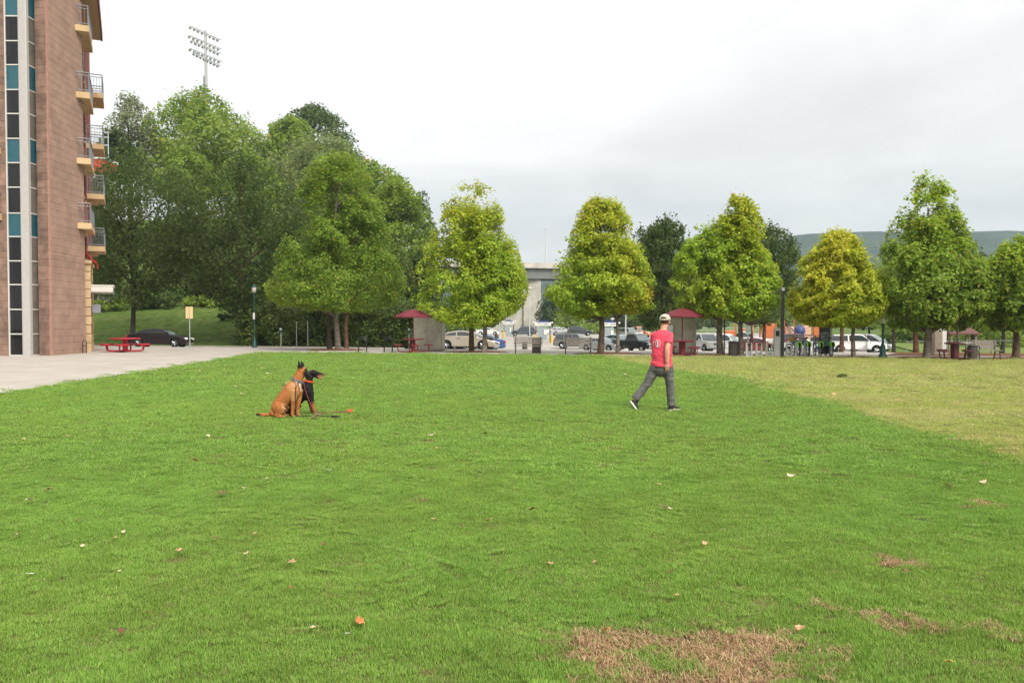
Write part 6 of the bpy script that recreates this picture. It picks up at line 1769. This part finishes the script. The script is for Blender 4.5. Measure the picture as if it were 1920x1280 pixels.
def colA(p, n):
    zx, zy = p.x * 921 + 750, 1040 - p.z * 921
    q = mnoise.noise((p.x * 11, p.y * 11, p.z * 11)) * .5
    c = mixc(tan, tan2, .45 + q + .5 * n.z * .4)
    if 690 < zx < 930 and 480 < zy < 780: c = mixc(c, pale_, .55 * max(0, 1 - abs(zx - 800) / 120) + q * .4)      # pale shoulder
    if 560 < zx < 700 and zy > 820 and n.x > .25: c = mixc(c, pale_, .6)                                          # pale thigh edge
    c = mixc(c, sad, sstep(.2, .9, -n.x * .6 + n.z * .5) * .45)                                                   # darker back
    if zx > 925: c = mixc(c, blk, sstep(925, 975, zx + 25 * q + (zy - 330) * .2))                                  # mask
    if zy < 292 and zx < 940: c = mixc(c, blk, sstep(300, 262, zy))                                                # ears
    if zx < 330 and zy > 990: c = mixc(c, blk, sstep(300, 215, zx))
    return c
colour(meA, colA); link('body', meA, fur, dogA)
q = MB(); q.ell(pt(1056, 410), (.014, .014, .011), 10, 8); q.build('nose', claw, dogA, smooth=True)
q = MB()
for y in (-.05, .05): q.ell(pt(965, 318, y), (.010, .007, .009), 10, 6)
q.build('eyes', claw, dogA, smooth=True)
q = MB(); q.tube([pt(965, 395), pt(1000, 425), pt(1025, 440)], [(.012, .006), (.013, .006), (.010, .005)], 8); q.build('tongue', tongue, dogA, smooth=True)
def collar(parent, c, ax, r, h, m, nm='collar', sq=1.0):
    ax = Vector(ax).normalized(); a_, b_ = frame_from(ax, (0, 1, 0)); q = MB(); V = []; n = 24; Fs = []
    for o_, rr in ((-h/2, r - .004), (-h/2, r + .004), (h/2, r + .004), (h/2, r - .004)):
        for k in range(n): t = 2*math.pi*k/n; V.append(Vector(c) + ax * o_ + a_ * (rr*math.cos(t)) + b_ * (rr*sq*math.sin(t)))
    for i in range(4):
        for k in range(n): Fs.append((i*n+k, i*n+(k+1)%n, ((i+1)%4)*n+(k+1)%n, ((i+1)%4)*n+k))
    q.add(V, Fs); return q.build(nm, m, parent, smooth=True, angle=50)
col_blue = mat('collar_blue', (.06, .085, .16), .6, col2=(.30, .32, .36), vscale=60, lo=.5, hi=.6); metal_m = mat('buckle_metal', (.6, .6, .6), .25, metal=1)
ca = collar(dogA, pt(833, 462), pt(862, 400) - pt(805, 530), .102, .030, col_blue)
q = MB(); q.tube([pt(845, 485, -.095), pt(842, 520, -.105), pt(838, 560, -.108)], .009, 6); q.box(pt(842, 540, -.108), (.02, .012, .04)); q.build('buckle', metal_m, ca)
q = MB(); q.tube([pt(880, 480, -.06), pt(900, 560, -.09), pt(905, 640, -.06)], (.012, .012, .012), 6, sy=.3); q.build('harness_strap', mat('strap_cream', (.55, .48, .36), .7), ca)
# black and tan dog
dogB = thing('dog', 'black and tan dog with open mouth sitting behind the tan dog', 'dog', (dp.x * (dp.y + .36) / dp.y, dp.y + .36, zg(dp.x, dp.y + .36) + .012))
sB = (dp.y + .36) / dp.y
dz_ = .014
def pb(zx, zy, y=0.0): a_, c = Z(zx, zy + 22 * 0); return Vector((a_ * sB, y, max(.0, c - dz_) * sB))
b = MB()
b.tube([pb(690, 960), pb(740, 890), pb(810, 800), pb(890, 710), pb(960, 640), pb(1005, 580)], [(.09, .09), (.11, .11), (.118, .118), (.125, .125), (.125, .12), (.10, .10)], 18, hint=(0, 1, 0))
b.ell(pb(1000, 640), (.098, .095, .13), 16, 12)
b.ell(pb(985, 740), (.10, .09, .08), 14, 10)
b.tube([pb(1000, 580), pb(1020, 500), pb(1035, 430), pb(1055, 380)], [(.092, .088), (.066, .064), (.056, .056), (.056, .056)], 16, hint=(0, 1, 0))
b.ell(pb(1085, 372), (.076, .058, .056), 16, 12)
b.tube([pb(1110, 372), pb(1170, 385), pb(1225, 400), pb(1258, 407)], [(.050, .046), (.036, .036), (.027, .028), (.016, .018)], 12)
b.tube([pb(1090, 410), pb(1150, 440), pb(1200, 457), pb(1222, 462)], [(.030, .03), (.020, .022), (.015, .018), (.008, .010)], 10)
for y in (-.05, .05): b.tube([pb(1050, 340, y), pb(1040, 372, y * 1.35), pb(1050, 410, y * 1.4)], [(.022, .014), (.026, .010), (.008, .005)], 10, hint=(0, 1, 0))
for s_ in (-1, 1):
    y = .07 * s_; o_ = 0 if s_ > 0 else 60
    b.tube([pb(990 + o_, 660, y), pb(1000 + o_, 760, y), pb(1022 + o_, 850, y), pb(1040 + o_, 930, y), pb(1052 + o_, 990, y)], [(.070, .058), (.056, .046), (.042, .036), (.033, .030), (.030, .030)], 12, hint=(0, 1, 0))
    b.ell(pb(1072 + o_, 1012, y), (.042, .030, .022), 12, 8)
    for k in (-1, 0, 1): b.ell(pb(1100 + o_, 1017, y + k * .015), (.015, .010, .013), 8, 6)
    y = .10 * s_
    b.tube([pb(720, 930, y * .8), pb(780, 890, y * 1.1), pb(835, 880, y * 1.2)], [(.09, .07), (.095, .065), (.055, .048)], 14, hint=(0, 1, 0))
    b.tube([pb(840, 880, y * 1.2), pb(795, 950, y * 1.2), pb(720, 1000, y * 1.15)], [(.05, .042), (.044, .034), (.032, .028)], 12, hint=(0, 1, 0))
    b.tube([pb(705, 1008, y * 1.15), pb(770, 1016, y * 1.15), pb(830, 1020, y * 1.15)], [.026, .024, .024], 10)
b.ell(pb(690, 970), (.085, .10, .07), 14, 10)
meB = fuse(b, .0085, 4)
bt = (.38, .135, .045)
def colB(p, n):
    zx, zy = p.x / sB * 921 + 750, 1040 - (p.z / sB + dz_) * 921
    c = (.011, .010, .010)
    if zx > 960 and zy > 790: c = mixc(c, bt, sstep(790, 900, zy - 40 * max(0, -n.x)) * (.85 if n.x > -.3 else .35))     # tan lower legs
    if zx > 1150 and zy > 392: c = mixc(c, (.42, .17, .09), sstep(1150, 1185, zx) * .9 * sstep(392, 408, zy))              # tan muzzle sides
    return c
colour(meB, colB); link('body', meB, fur, dogB)
q = MB(); q.ell(pb(1264, 406), (.013, .014, .011), 10, 8); q.build('nose', claw, dogB, smooth=True)
q = MB()
for y in (-.045, .045): q.ell(pb(1118, 355, y), (.009, .006, .008), 10, 6)
q.build('eyes', claw, dogB, smooth=True)
q = MB(); q.tube([pb(1140, 415), pb(1190, 428), pb(1222, 436)], [(.018, .010), (.020, .010), (.014, .007)], 10); q.build('tongue', tongue, dogB, smooth=True)
orange_m = mat('collar_orange', (.80, .10, .03), .5)
cb = collar(dogB, pb(1015, 498), pb(1040, 430) - pb(1000, 580), .078, .026, orange_m)
q = MB(); q.box(pb(950, 500, -.075), (.02, .01, .035)); q.build('buckle', metal_m, cb)
# leads lying on the grass
lead_b = mat('lead_black', (.014, .014, .014), .7); lead_r = mat('lead_maroon', (.16, .015, .03), .6)
def up3(v, z): return Vector((v.x, v.y, z))
t = thing('dog_lead', 'black lead trailing from the tan dog to its looped handle on the grass', 'lead', dp)
q = MB(); q.tube([pt(838, 565, -.115), pt(840, 700, -.15), pt(842, 850, -.16), pt(850, 970, -.165), up3(pt(868, 1040, -.18), .035), up3(pt(950, 1040, -.20), .034), up3(pt(1050, 1040, -.18), .034), up3(pt(1150, 1040, -.22), .034), up3(pt(1300, 1040, -.26), .034), up3(pt(1400, 1040, -.29), .036)], .008, 6); q.build('strap', lead_b, t, smooth=True)
q = MB(); q.tube([up3(pt(1395, 0, -.29), .036), up3(pt(1450, 0, -.275), .046), up3(pt(1530, 0, -.33), .046), up3(pt(1575, 0, -.37), .040), up3(pt(1520, 0, -.40), .038), up3(pt(1440, 0, -.33), .036)], .014, 7, sy=.6); q.build('handle_loop', lead_b, t, smooth=True)
t = thing('dog_lead', 'maroon lead running from the orange collar of the black dog', 'lead', (dp.x * (dp.y + .3) / dp.y, dp.y + .3, dp.z))
q = MB(); q.tube([pt(945, 515, -.03), pt(985, 640, -.10), pt(1040, 780, -.12), pt(1090, 910, -.12), pt(1130, 985, -.10), up3(pt(1200, 0, -.08), .036), up3(pt(1350, 0, .02), .034), up3(pt(1500, 0, .10), .034), up3(pt(1620, 0, .12), .036)], .009, 6); q.build('strap', lead_r, t, smooth=True)
q = MB(); q.tube([up3(pt(1615, 0, .12), .04), up3(pt(1650, 0, .16), .07), up3(pt(1695, 0, .14), .062), up3(pt(1690, 0, .08), .05), up3(pt(1630, 0, .10), .045)], .012, 7); q.build('handle_loop', orange_m, t, smooth=True)
# ------------------------------------------------------------------ fallen leaves and litter
lm = {'orange': mat('leaf_orange', (.58, .20, .06), .7, col2=(.42, .12, .04), vscale=30), 'tan': mat('leaf_tan', (.52, .33, .18), .75, col2=(.40, .22, .11), vscale=30),
      'brown': mat('leaf_brown', (.20, .085, .04), .8, col2=(.13, .055, .03), vscale=30), 'pale': mat('leaf_pale', (.66, .52, .38), .75, col2=(.56, .38, .26), vscale=30), 'yellow': mat('leaf_amber', (.68, .40, .08), .7)}
def leaf_mesh(seed):
    rs = random.Random(seed); V = [(0, 0, .012)]; n = 20
    for k in range(n):
        a_ = 2*math.pi*k/n; lobe = .62 + .38 * abs(math.cos(2.5 * a_)) ** .8
        r_ = .5 * lobe * rs.uniform(.9, 1.08)
        V.append((r_*math.cos(a_), r_*math.sin(a_)*.85, .16 * r_ * math.sin(a_*2 + seed) + .25 * r_ * r_ * rs.uniform(.5, 1.5)))
    m = len(V)
    Fs = [(0, 1+k, 1+(k+1) % n) for k in range(n)]
    q = MB(); q.add(V, Fs); q.tube([(-.45, 0, .05), (-.75, .06, .04)], .012, 4)
    return q.mesh('fallen_leaf')
LM = {}
def fallen(px, py, wpx, c, label, i, group=None):
    p = ground(px, py); s = wpx * p.y / F
    key = (i % 5, c)
    if key not in LM: me_ = leaf_mesh(i % 5); me_.materials.append(lm[c]); LM[key] = me_
    o = bpy.data.objects.new('fallen_leaf', LM[key]); COL.objects.link(o)
    rs = random.Random(i * 7 + 1)
    o.location = (p.x, p.y, p.z + .040 + .10 * s); o.scale = (s * 1.3, s * 1.3, s * 1.3); o.rotation_euler = (rs.uniform(-.5, .2), rs.uniform(-.3, .3), rs.uniform(0, 6.28))
    sd_ = o.modifiers.new('thick', 'SOLIDIFY'); sd_.thickness = .02
    tag(o, label, 'leaf', group)
named = [(675, 1179, 18, 'orange', 'large orange fallen leaf on the near lawn left of centre'), (1778, 1257, 20, 'yellow', 'amber fallen leaf near the bottom right corner'), (1137, 1195, 17, 'orange', 'orange fallen leaf lying on the bare brown patch'),
         (1500, 1191, 16, 'tan', 'tan fallen leaf at the right end of the bare patch'), (1030, 1068, 14, 'tan', 'tan fallen leaf in the centre of the near lawn'), (1250, 961, 16, 'pale', 'pale curled leaf on the lawn below the walking man'),
         (1000, 963, 14, 'brown', 'dark brown leaf in the middle of the lawn'), (415, 932, 15, 'brown', 'dark brown leaf on the left of the lawn'), (364, 870, 14, 'tan', 'tan leaf cluster left of the dogs and nearer'), (547, 1065, 14, 'tan', 'tan leaf on the near left lawn'),
         (279, 1161, 11, 'brown', 'small dark leaf near the bottom left'), (810, 821, 13, 'pale', 'pale leaf on the lawn right of the dogs'), (912, 818, 11, 'brown', 'brown leaf on the lawn between dogs and man'), (1482, 899, 13, 'pale', 'pale leaf on the lawn right of the man'),
         (1843, 911, 12, 'pale', 'pale leaf on the sod near the right edge'), (1778, 918, 12, 'brown', 'brown leaf on the sod near the right edge'), (1700, 1082, 12, 'brown', 'dark leaf below the small bare spot'), (590, 1190, 14, 'pale', 'pinkish pale leaf beside the white scrap'),
         (228, 1197, 12, 'brown', 'brown leaf close to the bottom left corner'), (93, 926, 15, 'tan', 'tan leaf near the left edge of the lawn'), (56, 946, 13, 'pale', 'pale leaf at the far left edge of the lawn'), (129, 823, 10, 'tan', 'tan leaf on the lawn below the plaza edge'),
         (338, 1043, 15, 'tan', 'dry tan leaf left of the middle foreground'), (917, 984, 13, 'tan', 'tan leaf just left of the dark brown central leaf'), (1322, 1029, 10, 'tan', 'small tan leaf right of the middle foreground'), (593, 787, 18, 'pale', 'pale dry leaf on the grass in front of the dogs')]
for i, (px, py, w_, c, lb) in enumerate(named): fallen(px, py, w_, c, lb, i)
rs = random.Random(5)
for i in range(60):
    px, py = rs.uniform(10, 1300), 690 + 470 * rs.random() ** 1.6
    if py < 740 and px < 300: continue
    v = ground(px, py)
    if v.x < plaza_x(v.y + .22 * v.x) + .3: continue
    fallen(px, py, lerp(5, 9, (py - 680) / 480) * rs.uniform(.7, 1.2), (cq := rs.choice(['tan', 'pale', 'brown', 'pale', 'tan'])), 'small %s dry leaf scattered on the green sod' % cq, 50 + i, 'small %s leaves on the sod' % cq)
for i in range(12):
    px, py = rs.uniform(1430, 1880), rs.uniform(692, 790)
    v = ground(px, py)
    if v.x < old_x(v.y) + .4: continue
    fallen(px, py, rs.uniform(4, 8), (cq := rs.choice(['brown', 'tan'])), 'small %s dry leaf scattered on the paler old turf' % cq, 150 + i, 'small %s leaves on the old turf' % cq)
white_scrap = mat('paper_scrap', (.74, .76, .78), .6)
for px, py, w_, lb in ((652, 1197, 12, 'small white paper scrap beside the orange leaf'), (615, 886, 14, 'white paper scrap on the lawn below the dogs'), (57, 1084, 16, 'translucent plastic scrap near the left edge')):
    p = ground(px, py); s = w_ * p.y / F; q = MB(); rs2 = random.Random(px)
    n = 9; V = [(0, 0, .03)] + [(.5*math.cos(2*math.pi*k/n)*rs2.uniform(.7, 1.1), .3*math.sin(2*math.pi*k/n)*rs2.uniform(.7, 1.1), rs2.uniform(0, .12)) for k in range(n)]
    q.add(V, [(0, 1+k, 1+(k+1) % n) for k in range(n)])
    o = q.build('litter_scrap', white_scrap, loc=(p.x, p.y, p.z + .03)); o.scale = (s, s, s); o.rotation_euler = (-.25, .1, .4)
    sd_ = o.modifiers.new('thick', 'SOLIDIFY'); sd_.thickness = .02
    tag(o, lb, 'litter')
# dark weed tuft on the old turf
p = ground(1579, 708); rs3 = np.random.default_rng(3)
V, Fa, cc, _ = leaves_from_clumps(np.array([[0, 0, .05], [.08, .02, .05], [-.07, 0, .04]]), np.array([.10, .08, .08]), 160, .09, DARK, rs3)
t = thing('weed', 'dark weed tuft on the paler old turf', 'weed', p); link('foliage', np_mesh('foliage', V, Fa, np.repeat(cc, 4, axis=0)), LEAF, t)

# ------------------------------------------------------------------ air: the far ridge fades into haze
q = MB(); q.bx(-2300, 2300, -90, 2210, -8, 300)
haze = q.build('haze', None) if False else link('haze', q.mesh('haze'))
hm_ = bpy.data.materials.new('haze'); hm_.use_nodes = True; ht = hm_.node_tree; ht.nodes.clear()
ho = ht.nodes.new('ShaderNodeOutputMaterial'); hv = ht.nodes.new('ShaderNodeVolumePrincipled')
hv.inputs['Color'].default_value = (.62, .75, .90, 1); hv.inputs['Density'].default_value = 0.00033; hv.inputs['Anisotropy'].default_value = 0.6
ht.links.new(hv.outputs[0], ho.inputs['Volume']); haze.data.materials.append(hm_)
haze.display_type = 'WIRE'
tag(haze, 'pale blue distance haze in the air', 'haze', kind='stuff')
